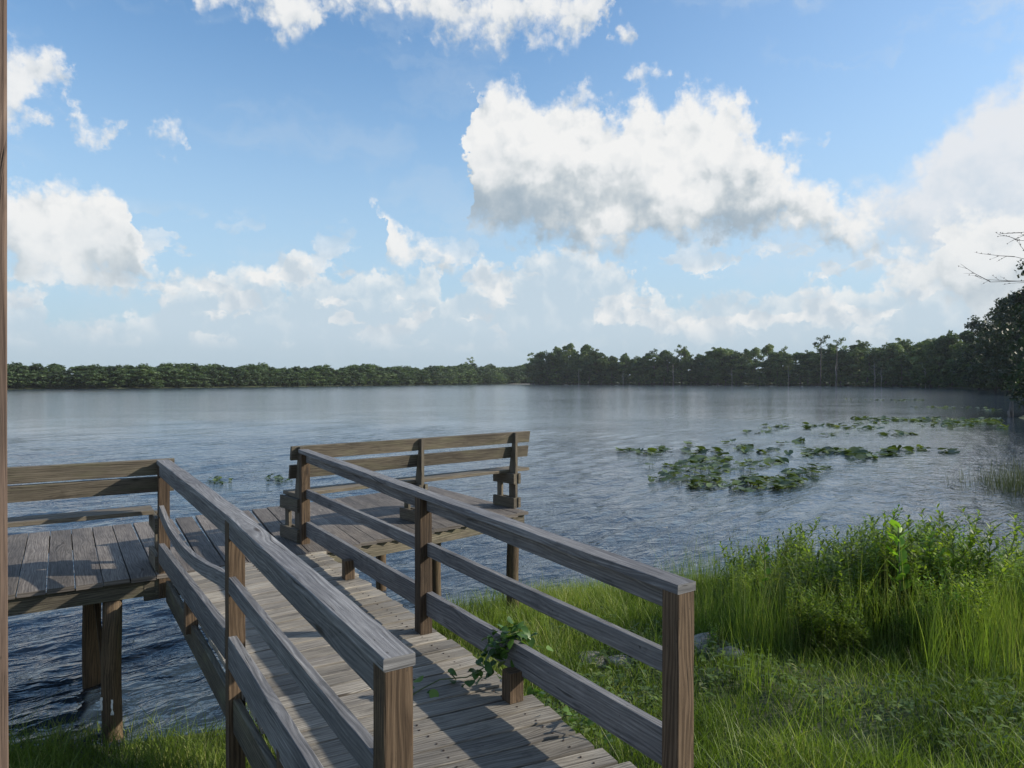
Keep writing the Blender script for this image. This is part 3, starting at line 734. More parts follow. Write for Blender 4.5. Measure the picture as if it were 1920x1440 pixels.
# ------------------------------------------------------------------ leaves and shrubs
def leaf(mb, P, D, N, L, W, tone, fold=.2, droop=.25, n=3):
    """pointed leaf folded along its midrib"""
    P = Vector(P); D = Vector(D).normalized(); N = Vector(N); Sd = D.cross(N)
    if Sd.length < 1e-4: Sd = D.orthogonal()
    Sd.normalize(); N = Sd.cross(D)
    mid = []; lf = []; rt = []
    for k in range(n + 1):
        f = k / n; w = W * .5 * math.sin(math.pi * min(1, f * .88 + .1)) if k < n else 0
        c = P + D * (L * f) - Vector((0, 0, 1)) * (droop * L * f * f); mid.append(c)
        lf.append(c + Sd * w + N * (w * fold)); rt.append(c - Sd * w + N * (w * fold))
    b = len(mb.V)
    for k in range(n):
        for p in (mid[k], lf[k], rt[k]): mb.V.append(p); mb.T.append(tone)
    mb.V.append(mid[n]); mb.T.append(tone)
    for k in range(n - 1):
        i = b + 3 * k
        mb.F.append((i, i + 1, i + 4, i + 3)); mb.F.append((i + 2, i, i + 3, i + 5)); mb.UV += [(0, 0)] * 8
    i = b + 3 * (n - 1); mb.F.append((i, i + 1, i + 3)); mb.F.append((i + 2, i, i + 3)); mb.UV += [(0, 0)] * 6
def stem_leaves(mst, mlf, base, tip, nl, L, W, r0=.006, curve=.1, whorl=False, up=.55, start=.12):
    base = Vector(base); tip = Vector(tip); ax = tip - base
    bx = Vector((random.uniform(-1, 1), random.uniform(-1, 1), 0)) * curve * ax.length
    pt = lambda f: base + ax * f + bx * math.sin(math.pi * f * .9)
    mst.tube([pt(f) for f in (0, .25, .5, .75, 1)], [r0, r0 * .85, r0 * .7, r0 * .5, r0 * .25], 5, cap=False)
    for k in range(nl):
        f = start + (1 - start) * (k + random.random() * .6) / nl; a = k * 2.4 + random.uniform(-.4, .4)
        d = Vector((math.cos(a), math.sin(a), up + .5 * f + random.uniform(-.3, .3)))
        s = (.75 + .5 * random.random()) * (1 - .45 * max(0, f - .7) / .3)
        leaf(mlf, pt(min(f, 1)), d, (0, 0, 1), L * s, W * s, random.random(), droop=random.uniform(.1, .5))
def shrub_proto(name, label, cat, h, nst, nl, L, W, mat, group, spread=.22, up=.55, branch=0):
    e = empty(name, (0, 0, 0), label, cat, group)
    ms, ml = MB(), MB()
    for k in range(nst):
        a = random.uniform(0, 6.28); r = random.uniform(0, .12); b = Vector((r * math.cos(a), r * math.sin(a), -.03))
        hh = h * random.uniform(.55, 1.0) if k else h
        t = b + Vector((math.cos(a) * spread * random.uniform(.2, 1.2), math.sin(a) * spread * random.uniform(.2, 1.2), hh))
        stem_leaves(ms, ml, b, t, int(nl * hh / h), L, W, up=up)
        for j in range(branch):
            f = random.uniform(.35, .8); p = b.lerp(t, f); aa = random.uniform(0, 6.28); l = hh * random.uniform(.18, .32)
            stem_leaves(ms, ml, p, p + Vector((math.cos(aa) * l * .6, math.sin(aa) * l * .6, l)), int(nl * .35), L * .85, W * .85, r0=.003, up=up)
    ms.build('stems', STEM, e, smooth=True); ml.build('foliage', mat, e, smooth=True)
    return e
def copy_tree(o, parent=None):
    c = o.copy(); COL.objects.link(c)
    if parent: c.parent = parent
    for ch in [x for x in bpy.data.objects if x.parent == o]: copy_tree(ch, c)
    return c
def place(protos, spots, used):
    for (k, x, y, rz, s, lab) in spots:
        p = protos[k]
        o = p if not used.get(k) else copy_tree(p)
        used[k] = True
        o.location = (x, y, gz1(x, y) - .02); o.rotation_euler = (random.uniform(-.08, .08), random.uniform(-.08, .08), rz); o.scale = (s, s, s * random.uniform(.95, 1.05))
        if lab: o['label'] = lab
        else:
            q = x / y; zn = 'left' if q < .40 else 'middle' if q < .60 else 'right'; dp = 'front' if y < 7.0 else 'back'
            ky = 'yellow green leafy shrub' if k >= 4 else 'green shrub with narrow leaves'
            o['label'] = ky + ' at the %s of the bank thicket, in its %s part' % (dp, zn); o['group'] = ky + ' (%s %s of the thicket)' % (dp, zn)
SHG = 'leafy shrubs growing along the bank'
shr = [shrub_proto('shrub', 'leafy green shrub with narrow leaves in the thicket on the bank', 'shrub', 1.0, 6, 54, .115, .030, L_SHRUB, SHG, branch=3, spread=.18) for _ in range(4)]
shr += [shrub_proto('shrub', 'yellow green leafy shrub in the thicket on the bank', 'shrub', .8, 6, 48, .075, .034, L_YEL, 'yellow green shrubs on the bank', branch=2, spread=.18) for _ in range(2)]
spots = []
def prof(x):   # height of the thicket along the bank
    xs = [1.7, 2.2, 2.7, 3.1, 3.6, 4.1, 4.4, 4.8, 5.4, 6.2]; hs = [.62, .84, .98, 1.10, 1.22, 1.34, 1.22, .95, .88, .95]
    return float(np.interp(x, xs, hs))
for i in range(175):
    y = random.uniform(6.3, 8.9); x = (1.9 + 3.8 * random.random() ** .72) * y / 7.2
    if sdist(np.array([x]), np.array([y]))[0] < .25: continue
    s = prof(x * 7.2 / y) * random.uniform(.45, 1.0) * (1.0 if y > 6.9 else .72)
    k = random.randrange(4)
    if (x > 4.2 * y / 7.2 and random.random() < .55) or (x < 2.2 and random.random() < .5) or random.random() < .08: k = 4 + random.randrange(2); s *= 1.1
    spots.append((k, x, y, random.uniform(0, 6.28), s, None))
# the three tallest stand out above the others
spots += [(0, 3.98, 7.05, 1.0, 1.30, 'tallest narrow leaved shrub, just right of the bright broad leaved plant'),
          (1, 4.45, 6.95, 2.0, 1.28, 'tall narrow leaved shrub at the right shoulder of the thicket'),
          (2, 2.95, 7.1, 3.0, 1.02, 'tall narrow leaved shrub, just left of the bright broad leaved plant')]
USED = {}
place(shr, spots, USED)
# bright broad-leaved plant
def broad_plant(x, y, h, label, n=12, L=.20, W=.11):
    e = empty('broad_leaved_plant', (x, y, gz1(x, y)), label, 'plant'); z = gz1(x, y)
    ms, ml = MB(), MB(); ms.tube([(x, y, z - .05), (x + .03, y, z + h * .5), (x + .01, y, z + h)], [.012, .009, .005], 6)
    for k in range(n):
        f = .45 + .55 * k / n; a = k * 2.2
        leaf(ml, (x + .02, y, z + h * f), (math.cos(a), math.sin(a), 1.1), (math.cos(a + .3), math.sin(a + .3), -.2), L * (1.1 - .35 * f), W * (1.1 - .3 * f), random.uniform(.5, 1), n=5, droop=.15)
    ms.build('stem', STEM, e, smooth=True); ml.build('foliage', L_BROAD, e, smooth=True)
broad_plant(3.72, 6.85, 1.18, 'bright broad leaved plant standing up in the middle of the thicket', 14)
broad_plant(2.55, 7.2, .95, 'small round leaved plant leaning out at the left of the thicket', 7, .10, .085)
bp = [(2.0, 6.4), (2.7, 6.1)]

# ------------------------------------------------------------------ vines on the right railing
def vine(label, pts, nleaf, L, spread):
    x, y, z = pts[0]; e = empty('vine', (x, y, z), label, 'vine'); ms, ml = MB(), MB()
    P = [Vector(p) for p in pts]; ms.tube(P, .0035, 5)
    for k in range(nleaf):
        i = random.randrange(len(P) - 1); p = P[i].lerp(P[i + 1], random.random()) + Vector((random.gauss(0, spread), random.gauss(0, spread), random.gauss(0, spread * .8)))
        a = random.uniform(0, 6.28); leaf(ml, p, (math.cos(a), math.sin(a), random.uniform(-.6, .4)), (random.gauss(0, .4), random.gauss(0, .4), 1), L * random.uniform(.6, 1.2), L * random.uniform(.6, 1.0), random.random(), n=4, droop=.4)
    ms.build('stem', STEM, e, smooth=True); ml.build('foliage', L_VINE, e, smooth=True)
mR = RM.lerp(RN, .46)
def rp(t, o, z): q = RM.lerp(RN, t) + NR * o; return (q.x, q.y, CZ + z)
vine('leafy vine climbing over the bottom rail of the right railing', [rp(.44, .25, -2.0), rp(.46, .12, -1.55), rp(.47, .05, -1.38), rp(.45, -.05, -1.42), rp(.44, -.10, -1.62)], 120, .058, .05)
vine('short vine runner with pointed leaves creeping across the deck planks', [rp(.40, -.03, -1.60), rp(.40, -.18, -1.64), rp(.36, -.30, -1.66), rp(.36, -.42, -1.69), rp(.38, -.52, -1.70)], 18, .07, .028)
vine('vine shoots hanging low at the outer foot of the right railing', [rp(.55, .12, -1.95), rp(.62, .10, -1.72), rp(.70, .12, -1.62), rp(.8, .10, -1.75)], 18, .045, .05)
vine('leafy vine under the left railing beside the near stringer', [(-1.25, 3.3, gz1(-1.25, 3.3)), (-1.15, 3.25, gz1(-1.25, 3.3) + .3), (-1.0, 3.1, gz1(-1.25, 3.3) + .35), (-.95, 2.9, gz1(-1.25, 3.3) + .2)], 120, .07, .10)

# ------------------------------------------------------------------ rocks
def rock(x, y, r, sq, label, zo=0):
    m = MB(); n1, n2 = 14, 10; ph = random.uniform(0, 9); V = []
    me = bpy.data.meshes.new('rock'); vs = []; fs = []
    for i in range(n2 + 1):
        t = math.pi * i / n2
        for j in range(n1):
            p = 2 * math.pi * j / n1; d = Vector((math.sin(t) * math.cos(p), math.sin(t) * math.sin(p), math.cos(t)))
            k = 1 + .18 * math.sin(3 * d.x + ph) * math.cos(2.5 * d.y + ph) + .10 * math.sin(7 * d.z + 5 * d.x + ph) + .05 * math.sin(13 * d.y + ph)
            k = min(k, 1.0 / max(.001, abs(d.x) * .5 + abs(d.z) * .75 + .45)) if True else k
            vs.append((d.x * r * k * sq[0], d.y * r * k * sq[1], d.z * r * k * sq[2]))
    for i in range(n2):
        for j in range(n1):
            a = i * n1 + j; b = i * n1 + (j + 1) % n1; fs.append((a, a + n1, b + n1, b))
    me.from_pydata(vs, [], fs); me.shade_smooth(); me.materials.append(ROCK); me.update()
    o = link('rock', me); o.location = (x, y, gz1(x, y) + zo); o.rotation_euler.z = random.uniform(0, 3)
    tag(o, label, 'rock', 'pale rocks half buried in the bank')
for (px, py, r, sq, lab) in [(1112, 1212, .16, (1.3, .8, .45), 'flat pale rock in the grass, seen between the rails nearest the vine'),
                             (1165, 1222, .13, (1.2, .9, .4), 'small pale rock in the grass, seen between the rails at mid bank'),
                             (1222, 1222, .17, (1.5, .8, .5), 'pale rock right behind the near right railing post, on its left side'),
                             (1325, 1212, .22, (1.1, .9, .8), 'largest grey rock, just right of the near right railing post'),
                             (1372, 1240, .12, (1.2, .9, .5), 'small grey rock in the grass at the left foot of the thicket')]:
    x, y = at(px, py, .55); rock(x, y, r, sq, lab, .02)

# ------------------------------------------------------------------ lily pads
def lily_mesh(kind):
    mb = MB(); r = 1.0; n = 11; tone = random.random()
    tilt = kind * .3; fold = .05 + .10 * kind
    pts = []
    for k in range(n):
        a = R(18) + (2 * math.pi - R(36)) * k / (n - 1)
        rr = (1 + .04 * math.sin(5 * a)) * (1.05 if True else 1); x = rr * math.cos(a) * 1.15; y = rr * math.sin(a) * .85
        pts.append(Vector((x, y, abs(y) * fold + .06 * math.sin(4 * a))))
    c = Vector((0, 0, 0)); b = len(mb.V)
    mb.V.append(c); mb.T.append(tone)
    for p in pts: mb.V.append(p); mb.T.append(tone)
    for k in range(n - 1): mb.F.append((b, b + 1 + k, b + 2 + k)); mb.UV += [(0, 0)] * 3
    ff = [i for f in mb.F for i in f]; V = np.array([tuple(v) for v in mb.V])
    return V, ff
LV = [lily_mesh(k) for k in range(4)]
def rotm(rx, ry, rz): return np.array(Matrix.Rotation(rz, 3, 'Z') @ Matrix.Rotation(ry, 3, 'Y') @ Matrix.Rotation(rx, 3, 'X'))
# clusters: photo position, half size, number of leaves
CL = [(1320, 905, 44, 13, 54), (1300, 880, 40, 12, 34), (1270, 872, 25, 6, 10), (1250, 897, 22, 12, 16), (1450, 905, 62, 15, 84), (1395, 915, 50, 8, 30), (1500, 890, 35, 10, 24), (1540, 880, 18, 6, 8),
      (1380, 878, 50, 10, 28), (1330, 862, 45, 8, 22), (1300, 848, 25, 6, 14), (1400, 843, 20, 7, 14), (1440, 868, 40, 8, 18), (1455, 848, 30, 6, 9), (1515, 856, 14, 3, 5),
      (1180, 846, 30, 4, 12), (1215, 850, 22, 4, 9), (1245, 843, 16, 3, 7), (1345, 845, 12, 4, 4), (1530, 848, 24, 5, 12), (1565, 848, 22, 4, 12), (1605, 850, 22, 9, 20), (1625, 860, 16, 6, 12), (1680, 846, 26, 6, 14), (1655, 852, 30, 5, 8),
      (1730, 843, 12, 3, 4), (1765, 847, 14, 3, 5), (1790, 850, 8, 2, 2), (1225, 905, 8, 3, 2), (1217, 875, 8, 3, 2), (1490, 830, 30, 5, 8), (1370, 832, 20, 5, 4), (1290, 832, 12, 3, 3),
      (1440, 802, 30, 4, 10), (1470, 800, 18, 3, 7), (1520, 800, 26, 4, 10), (1550, 800, 25, 3, 9), (1630, 805, 26, 4, 12), (1590, 802, 25, 3, 8), (1420, 812, 30, 3, 7), (1560, 816, 40, 3, 6), (1670, 814, 25, 3, 8), (1710, 815, 12, 2, 4), (1690, 816, 20, 3, 4)]
FARC = [(1620, 786, 28, 2.5, 22), (1670, 787, 30, 3, 26), (1710, 788, 25, 3, 24), (1760, 788, 35, 4, 44), (1810, 792, 44, 6, 80), (1850, 790, 30, 6, 50), (1740, 797, 50, 4, 16), (1790, 800, 35, 3, 14), (1640, 793, 30, 2, 8), (1600, 796, 30, 2, 6),
        (1700, 752, 28, 1.0, 16), (1680, 750, 60, .8, 16), (1600, 749, 40, .7, 6), (1800, 765, 60, 1.2, 22), (1860, 769, 18, 1.6, 14), (1740, 764, 40, .9, 8), (1880, 800, 10, 5, 8)]
def cluster_pts(cl):
    out = []
    for (cx, cy, rx, ry, n) in cl:
        for _ in range(n):
            a = random.uniform(0, 6.28); q = math.sqrt(random.random()); out.append(at(cx + rx * q * math.cos(a), cy + ry * q * math.sin(a)))
    return out
def lily_stuff(name, pts, label, big=1.0):
    Vs = []; Fs = []; T = []; b = 0
    for (x, y) in pts:
        V, ff = LV[random.randrange(4)]; s = random.uniform(.09, .16) * big
        M = rotm(random.gauss(.1, .22), random.gauss(0, .22), random.uniform(0, 6.28))
        W = (V * s) @ M.T + np.array([x, y, random.uniform(.02, .09)]); Vs.append(W); Fs.append(np.array(ff) + b); b += len(V); T += [random.random()] * len(V)
    V = np.concatenate(Vs); F_ = np.concatenate(Fs)
    me = np_mesh(name, V, F_, np.full(len(F_) // 3, 3), [L_LILY], tone=T, smooth=True)
    tag(link(name, me), label, 'lily pads', kind='stuff')
pts = cluster_pts(CL); random.shuffle(pts); pts.sort(key=lambda p: p[1])
print('lilies', len(pts))
base_m = []
for k in range(8):
    V, ff = LV[k % 4]; s = random.uniform(.9, 1.1); M = rotm(random.gauss(.05, .16) + .13 * (k % 3), random.gauss(0, .16), 0)
    h = [.02, .04, .08, .12, .02, .05, .07, .03][k]; s2 = .14 * s
    Vl = (V * s2) @ M.T + np.array([0, 0, h + .03]); nV = len(Vl)
    sr = .006; sv = np.array([[sr, 0, -.2], [-sr * .5, sr * .87, -.2], [-sr * .5, -sr * .87, -.2], [sr, 0, h + .02], [-sr * .5, sr * .87, h + .02], [-sr * .5, -sr * .87, h + .02]])
    F_ = list(ff); lt = [3] * (len(ff) // 3)
    for i in range(3): F_ += [nV + i, nV + (i + 1) % 3, nV + 3 + (i + 1) % 3, nV + 3 + i]; lt.append(4)
    base_m.append(np_mesh('lily_pad', np.concatenate([Vl, sv]), F_, lt, [L_LILY], tone=[random.random()] * (nV + 6), smooth=True))
for i, (x, y) in enumerate(pts[:298]):
    o = link('lily_pad', base_m[i % 8]); o.location = (x, y, 0); o.rotation_euler.z = random.uniform(0, 6.28); s = random.uniform(.75, 1.2); o.scale = (s, s, s)
    wh = 'the large near patch' if (x < 9.6 and y < 27) else 'the clumps behind the near patch' if x < 11.5 else 'the strip right of the near patch' if y < 34 else 'the farther strip'
    tag(o, 'green lily leaf lying on the lake in ' + wh, 'lily pad', 'lily leaves in ' + wh)
lily_stuff('lily_pads', pts[298:] + cluster_pts(FARC), 'farther lily leaves spread in thin bands toward the right shore', 1.5)
lily_stuff('lily_pads', cluster_pts([(412, 904, 28, 4, 34)]), 'small left patch of floating leaves between the railings', .5)
lily_stuff('lily_pads', cluster_pts([(513, 898, 16, 4, 16), (520, 903, 26, 4, 20)]), 'small patch of floating leaves left of the right bench', .5)

# low broad weeds and litter among the grass
def weeds():
    n = 5200; x = rng.uniform(-.2, 5.5, n); y = rng.uniform(2.6, 8.8, n); d = sdist(x, y)
    k = (d > .2) & ~_on_deck(x, y) & (fbm(x, y, 1.9) + .3 * fbm(x + 4, y, 6) > .62); x, y = x[k], y[k]; z = gz(x, y); mb = MB()
    for i in range(len(x)):
        t = random.random(); dead = random.random() < .12; c = random.randint(2, 4)
        for j in range(c):
            a = random.uniform(0, 6.28); L = random.uniform(.03, .075)
            leaf(mb, (x[i], y[i], z[i] + random.uniform(.02, .13)), (math.cos(a), math.sin(a), random.uniform(-.1, .8)), (0, 0, 1), L, L * random.uniform(.3, .7), 1.0 if dead else t * .8, n=2, droop=.3)
    o = mb.build('weeds', L_WEED, smooth=True); tag(o, 'low broad leaved weeds and dry litter among the grass of the bank', 'weeds', kind='stuff')
weeds()
# reeds at the right edge
def reeds():
    n = 900; P = np.stack([rng.normal(14.2, .75, n), rng.normal(19.6, 1.1, n)], -1)
    x, y = P[:, 0], P[:, 1]
    me = blades('reeds', P, rng.uniform(.4, 1.25, n) + .15, rng.uniform(.008, .016, n), rng.uniform(.02, .3, n), L_REED, segs=4)
    tag(link('reeds', me), 'clump of thin dark reeds standing in the water at the right edge', 'reeds', kind='stuff')
reeds()

# ------------------------------------------------------------------ trees
def leaf_cloud(clumps, per, size, rs):
    """quads spread through ellipsoid clumps; returns verts, faces, tone"""
    Vs = []; T = []
    for (c, r) in clumps:
        n = max(4, int(per * r[0] * r[1])); d = rs.normal(size=(n, 3)); d /= np.linalg.norm(d, axis=1)[:, None]
        q = rs.uniform(.45, 1.08, (n, 1)) ** .6; p = np.array(c) + d * q * np.array(r)
        nd = d + rs.normal(0, .55, (n, 3)); nd /= np.linalg.norm(nd, axis=1)[:, None]
        a = np.cross(nd, rs.normal(size=(n, 3))); a /= np.linalg.norm(a, axis=1)[:, None]; b = np.cross(nd, a)
        s = size * rs.uniform(.5, 1.25, (n, 1)); s2 = s * rs.uniform(.45, .9, (n, 1))
        quad = np.stack([p + a * s, p + b * s2 + a * s * .2, p - a * s, p - b * s2 - a * s * .2], 1); Vs.append(quad.reshape(-1, 3))
        T.append(np.repeat(np.clip(rs.normal(.5, .20, n) + rs.normal(0, .20), 0, 1), 4))
    return np.concatenate(Vs), np.concatenate(T)
def tree_shape(kind, rs, h=20.0):
    cl = []; tr = MB()
    if kind == 'pine':       # bare stem, open rounded top
        top = h; w = h * .14
        pts_ = [(0, 0, -.5), (.15, 0, h * .4), (-.1, .1, h * .75), (.1, 0, h * .95)]; tr.tube(pts_, [.26, .2, .14, .06], 7)
        for k in range(9):
            a = rs.uniform(0, 6.28); z = h * rs.uniform(.68, .98); rr = w * rs.uniform(.3, 1.1) * (1.25 - abs(z / h - .82) * 2.5)
            c = (rr * math.cos(a), rr * math.sin(a), z); cl.append((c, (rs.uniform(.9, 1.5), rs.uniform(.9, 1.5), rs.uniform(.5, .9))))
            tr.tube([(0, 0, z - h * .05), ((c[0]) * .6, c[1] * .6, z - .2), c], [.09, .06, .03], 5)
    else:
        wd = {'round': .24, 'tall': .17, 'wide': .30, 'low': .36}[kind]; lowz = {'round': .07, 'tall': .08, 'wide': .07, 'low': .02}[kind]
        tr.tube([(0, 0, -.5), (.2, .1, h * .3), (.1, -.1, h * .6), (0, 0, h * .9)], [.32, .24, .15, .05], 7)
        for k in range(60 if kind != 'tall' else 46):
            f = rs.uniform(0, 1); z = h * (lowz + (.93 - lowz) * f); prof_ = math.sin(math.pi * min(.97, max(.08, f * .74 + .23))) ** .7
            a = rs.uniform(0, 6.28); rr = h * wd * prof_ * rs.uniform(.35, 1.0); s = h * rs.uniform(.035, .080) * (1.2 if kind == 'wide' else 1)
            c = (rr * math.cos(a), rr * math.sin(a), z); cl.append((c, (s * 1.15, s * 1.15, s * rs.uniform(.65, .95))))
            if k % 5 == 0: tr.tube([(0, 0, z * .75), (c[0] * .6, c[1] * .6, z * .93), c], [.1, .07, .03], 5)
        for k in range(4): cl.append(((h * rs.normal(0, .035), h * rs.normal(0, .035), h * rs.uniform(.9, .99)), (h * .035, h * .035, h * .04)))
    return cl, tr
def tree_proto(kind, per, size, seed, label, leafm=L_TREE, barkm=BARK, h=20.0, group=None, name='tree'):
    rs = np.random.default_rng(seed); cl, tr = tree_shape(kind, rs, h)
    e = empty(name, (0, 0, 0), label, 'tree', group)
    tr.build('trunk', barkm, e, smooth=True)
    V, T = leaf_cloud(cl, per, size, rs); nq = len(V) // 4
    me = np_mesh('crown', V, np.arange(nq * 4), np.full(nq, 4), [leafm], tone=T); link('crown', me, e)
    return e, V, T
WG = 'trees of the wood across the lake on the right'
labs = {'round': 'round crowned dark green tree in the wood beyond the lily pads', 'tall': 'tall narrow dark green tree in the wood beyond the lily pads',
        'wide': 'broad spreading dark green tree in the wood beyond the lily pads', 'low': 'low bushy tree at the foot of the wood beyond the lily pads'}
protos = []
for i, kd in enumerate(['round', 'round', 'tall', 'tall', 'wide', 'low', 'low']):
    protos.append((kd, tree_proto(kd, 44, .42, 50 + i, labs[kd], group=WG + ' (' + {'round': 'round crowned', 'tall': 'narrow', 'wide': 'spreading', 'low': 'low'}[kd] + ')', h=20 if kd != 'low' else 9)))
TREES_USED = {}
def put(i, x, y, s, rz=None, sz=None):
    kd, (e, V, T) = protos[i]
    o = e if i not in TREES_USED else copy_tree(e); TREES_USED[i] = 1
    zn = 'left end' if x < 90 else 'middle' if y > 345 else 'right part' if y > 235 else 'right end'
    ds = {'round': 'round crowned dark green tree', 'tall': 'tall narrow dark green tree', 'wide': 'broad spreading dark green tree', 'low': 'low bushy tree'}[kd]
    o['label'] = ds + ' in the ' + zn + ' of the wood beyond the lily pads'; o['group'] = ds + 's, ' + zn + ' of the wood'
    o.location = (x, y, max(.1, gz1(x, y)) - .1); o.rotation_euler.z = random.uniform(0, 6.28) if rz is None else rz; s2 = sz or s; o.scale = (s2, s2, s); return o
WS = [Vector(p) for p in ([(112, 156)] + WOOD_SHORE)]
cnt_t = 0
for i in range(len(WS) - 1):
    a, b = WS[i], WS[i + 1]; d = b - a; L = d.length; nn = Vector((d.y, -d.x)).normalized()
    for row, (o_, sp, hs) in enumerate([(2.5, 4.6, (.5, .8)), (7, 5.2, (.78, 1.0)), (15, 6.6, (.9, 1.12))]):
        m = max(1, int(L / sp))
        for k in range(m):
            f = (k + random.uniform(.1, .9)) / m; p = a.lerp(b, f) + nn * (o_ + random.uniform(-1.5, 2.5))
            if row == 0: i_ = random.choice([5, 6, 5, 6, 0, 2])
            else: i_ = random.choice([0, 1, 2, 3, 4, 0, 1])
            s = (random.uniform(hs[0] * .93, hs[1]) + .05 * math.sin(p.y * .09) + .04 * math.sin(p.y * .31)) * (1.13 if random.random() < .14 else 1) * (1.16 if p.y > 420 and p.x < 60 else 1.0)
            if row == 0 and i_ in (5, 6): s *= 1.3
            put(i_, p.x, p.y, s, sz=s * (random.uniform(1.5, 1.9) if i_ in (5, 6) else random.uniform(1.1, 1.7))); cnt_t += 1
print('wood trees', cnt_t)
# trees that stand out along the skyline
pine, _, _ = tree_proto('pine', 30, .36, 91, 'lone open crowned pine rising above the skyline left of the wooded point', group=None, name='pine_tree', h=20)
pine.location = (16, 545, .3); pine.scale = (1.25, 1.25, 1.22)
for (x, y, s, lab) in [(150, 345, 1.16, 'flat topped pine rising above the wood, right of its middle'), (161, 352, 1.12, 'small headed pine just above the wood, beside the flat topped pine'), (106, 445, 1.18, 'pine with a broad dark head above the wood, left of its middle'), (-33, 560, 1.0, 'dark round headed pine above the far shore, left of the open crowned pine')]:
    o = copy_tree(pine); o.location = (x, y, .8); o.scale = (s, s, s * 1.05); o.rotation_euler.z = random.uniform(0, 6); o['label'] = lab
# pale bare trunks standing at the edge of the wood
def snag(x, y, h, lab):
    e = empty('dead_tree', (x, y, .2), lab, 'tree', 'pale bare trunks at the edge of the wood'); mb = MB()
    r = random.uniform(.16, .24); mb.tube([(x, y, -.2), (x + .2, y, h * .4), (x - .1, y + .1, h * .75), (x + .15, y, h)], [r, r * .8, r * .6, r * .2], 6); mb.build('trunk', SNAG, e, smooth=True)
    for k in range(5):
        z = h * random.uniform(.35, .92); a = random.uniform(0, 6.28); l = h * random.uniform(.08, .2)
        mb = MB(); mb.tube([(x, y, z), (x + math.cos(a) * l * .6, y + math.sin(a) * l * .6, z + l * .5), (x + math.cos(a) * l, y + math.sin(a) * l, z + l)], [.09, .06, .03], 5); mb.build('limb', SNAG, e, smooth=True)
for (px, d_, h, lab) in [(1085, 468, 11, 'pale bare trunk in the left end of the wood, nearest the point'), (1168, 448, 9, 'short pale bare trunk left of the middle of the wood'), (1262, 424, 12, 'pale bare trunk below the broad headed pine in the wood'), (1372, 404, 10, 'pale bare trunk in the middle of the wood, left of the two pines'),
                         (1478, 383, 11, 'pale bare trunk just left of the flat topped pine'), (1567, 358, 12, 'tall pale bare trunk below the small headed pine'), (1640, 338, 12, 'pale forked bare trunk right of the two pines'), (1652, 330, 9, 'shorter pale bare trunk right of the two pines'), (1735, 290, 9, 'pale bare trunk in the right part of the wood')]:
    snag((px - 960) / F * d_, d_, h, lab)
# the far shore reads as one mass
def far_wood():
    g = np.random.default_rng(77); Vs = []; T = []; pr = [tree_shape(k, np.random.default_rng(200 + i), 12.0) for i, k in enumerate(['round', 'round', 'tall', 'wide', 'low', 'pine'])]
    cl = []
    for (c, tr) in pr: cl.append(leaf_cloud(c, 34, .40, g))
    path = [Vector(p) for p in [(34, 640)] + FAR_SHORE + [(-215, 170)]]; hts = [18, 16, 14.2, 12.0, 10.2, 9.4, 9.0, 9, 9]
    cntf = 0
    for i in range(len(path) - 1):
        a, b = path[i], path[i + 1]; d = b - a; L = d.length; nn = Vector((d.y, -d.x)).normalized()
        for row in range(4):
            m = int(L / ((2.6, 3.6, 4.2, 5.0)[row]))
            for k in range(m):
                f = (k + g.random()) / m; p = a.lerp(b, f) + nn * (2 + row * 5 + g.uniform(-1, 2)); h = (hts[i] + (hts[i + 1] - hts[i]) * f) / 12.0
                j = g.choice([0, 1, 2, 3]) if row else g.choice([4, 4, 4, 2]); V, t = cl[j]
                s = h * (g.uniform(.78, .98) + .05 * math.sin(p.x * .13) + .05 * math.sin(p.x * .37 + 2)) * (1.0 if row else .8) * (1.10 if g.random() < .05 else 1); q = g.uniform(0, 6.28); c_, s_ = math.cos(q), math.sin(q)
                hw_ = g.uniform(1.5, 2.4); W = V * s * np.array([hw_, hw_, 1.0]); W = np.stack([W[:, 0] * c_ - W[:, 1] * s_ + p.x, W[:, 0] * s_ + W[:, 1] * c_ + p.y, W[:, 2] + .2], -1)
                Vs.append(W); T.append(np.clip(t + g.normal(0, .24), 0, 1)); cntf += 1
    V = np.concatenate(Vs); T = np.concatenate(T); nq = len(V) // 4; print('far wood', cntf, nq)
    me = np_mesh('far_wood', V, np.arange(nq * 4), np.full(nq, 4), [L_TREE], tone=T)
    tag(link('far_wood', me), 'long low dark green wood along the far shore on the left', 'wood', kind='stuff')
far_wood()
# pale boat ramp on the far shore by the point
mb = MB(); x, y = 5, 520
mb.face([(1, 560, .25), (14, 540, .25), (13, 520, .12), (-4, 536, .12)]); o = mb.build('sandy_beach', SAND); tag(o, kind='structure')

# bank trees at the right edge
def bank_tree(x, y, h, label, seed, per, size, wd=1.0, kind='wide'):
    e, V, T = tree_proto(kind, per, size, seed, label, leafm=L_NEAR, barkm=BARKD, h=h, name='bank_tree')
    e.location = (x, y, .4); e.scale = (wd, wd, 1); return e
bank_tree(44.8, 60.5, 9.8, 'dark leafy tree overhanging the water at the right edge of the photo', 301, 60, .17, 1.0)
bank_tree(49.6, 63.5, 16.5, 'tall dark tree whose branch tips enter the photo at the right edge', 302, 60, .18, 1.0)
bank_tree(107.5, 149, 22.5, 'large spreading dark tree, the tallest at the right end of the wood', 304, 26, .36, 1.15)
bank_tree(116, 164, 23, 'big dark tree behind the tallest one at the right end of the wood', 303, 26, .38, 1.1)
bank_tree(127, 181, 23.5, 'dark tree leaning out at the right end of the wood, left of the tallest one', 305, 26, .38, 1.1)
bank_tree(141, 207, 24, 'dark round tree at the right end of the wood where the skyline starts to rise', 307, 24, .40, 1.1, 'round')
bank_tree(152, 231, 23.5, 'dark round tree one step left of where the skyline starts to rise at the right', 308, 22, .42, 1.2, 'round')
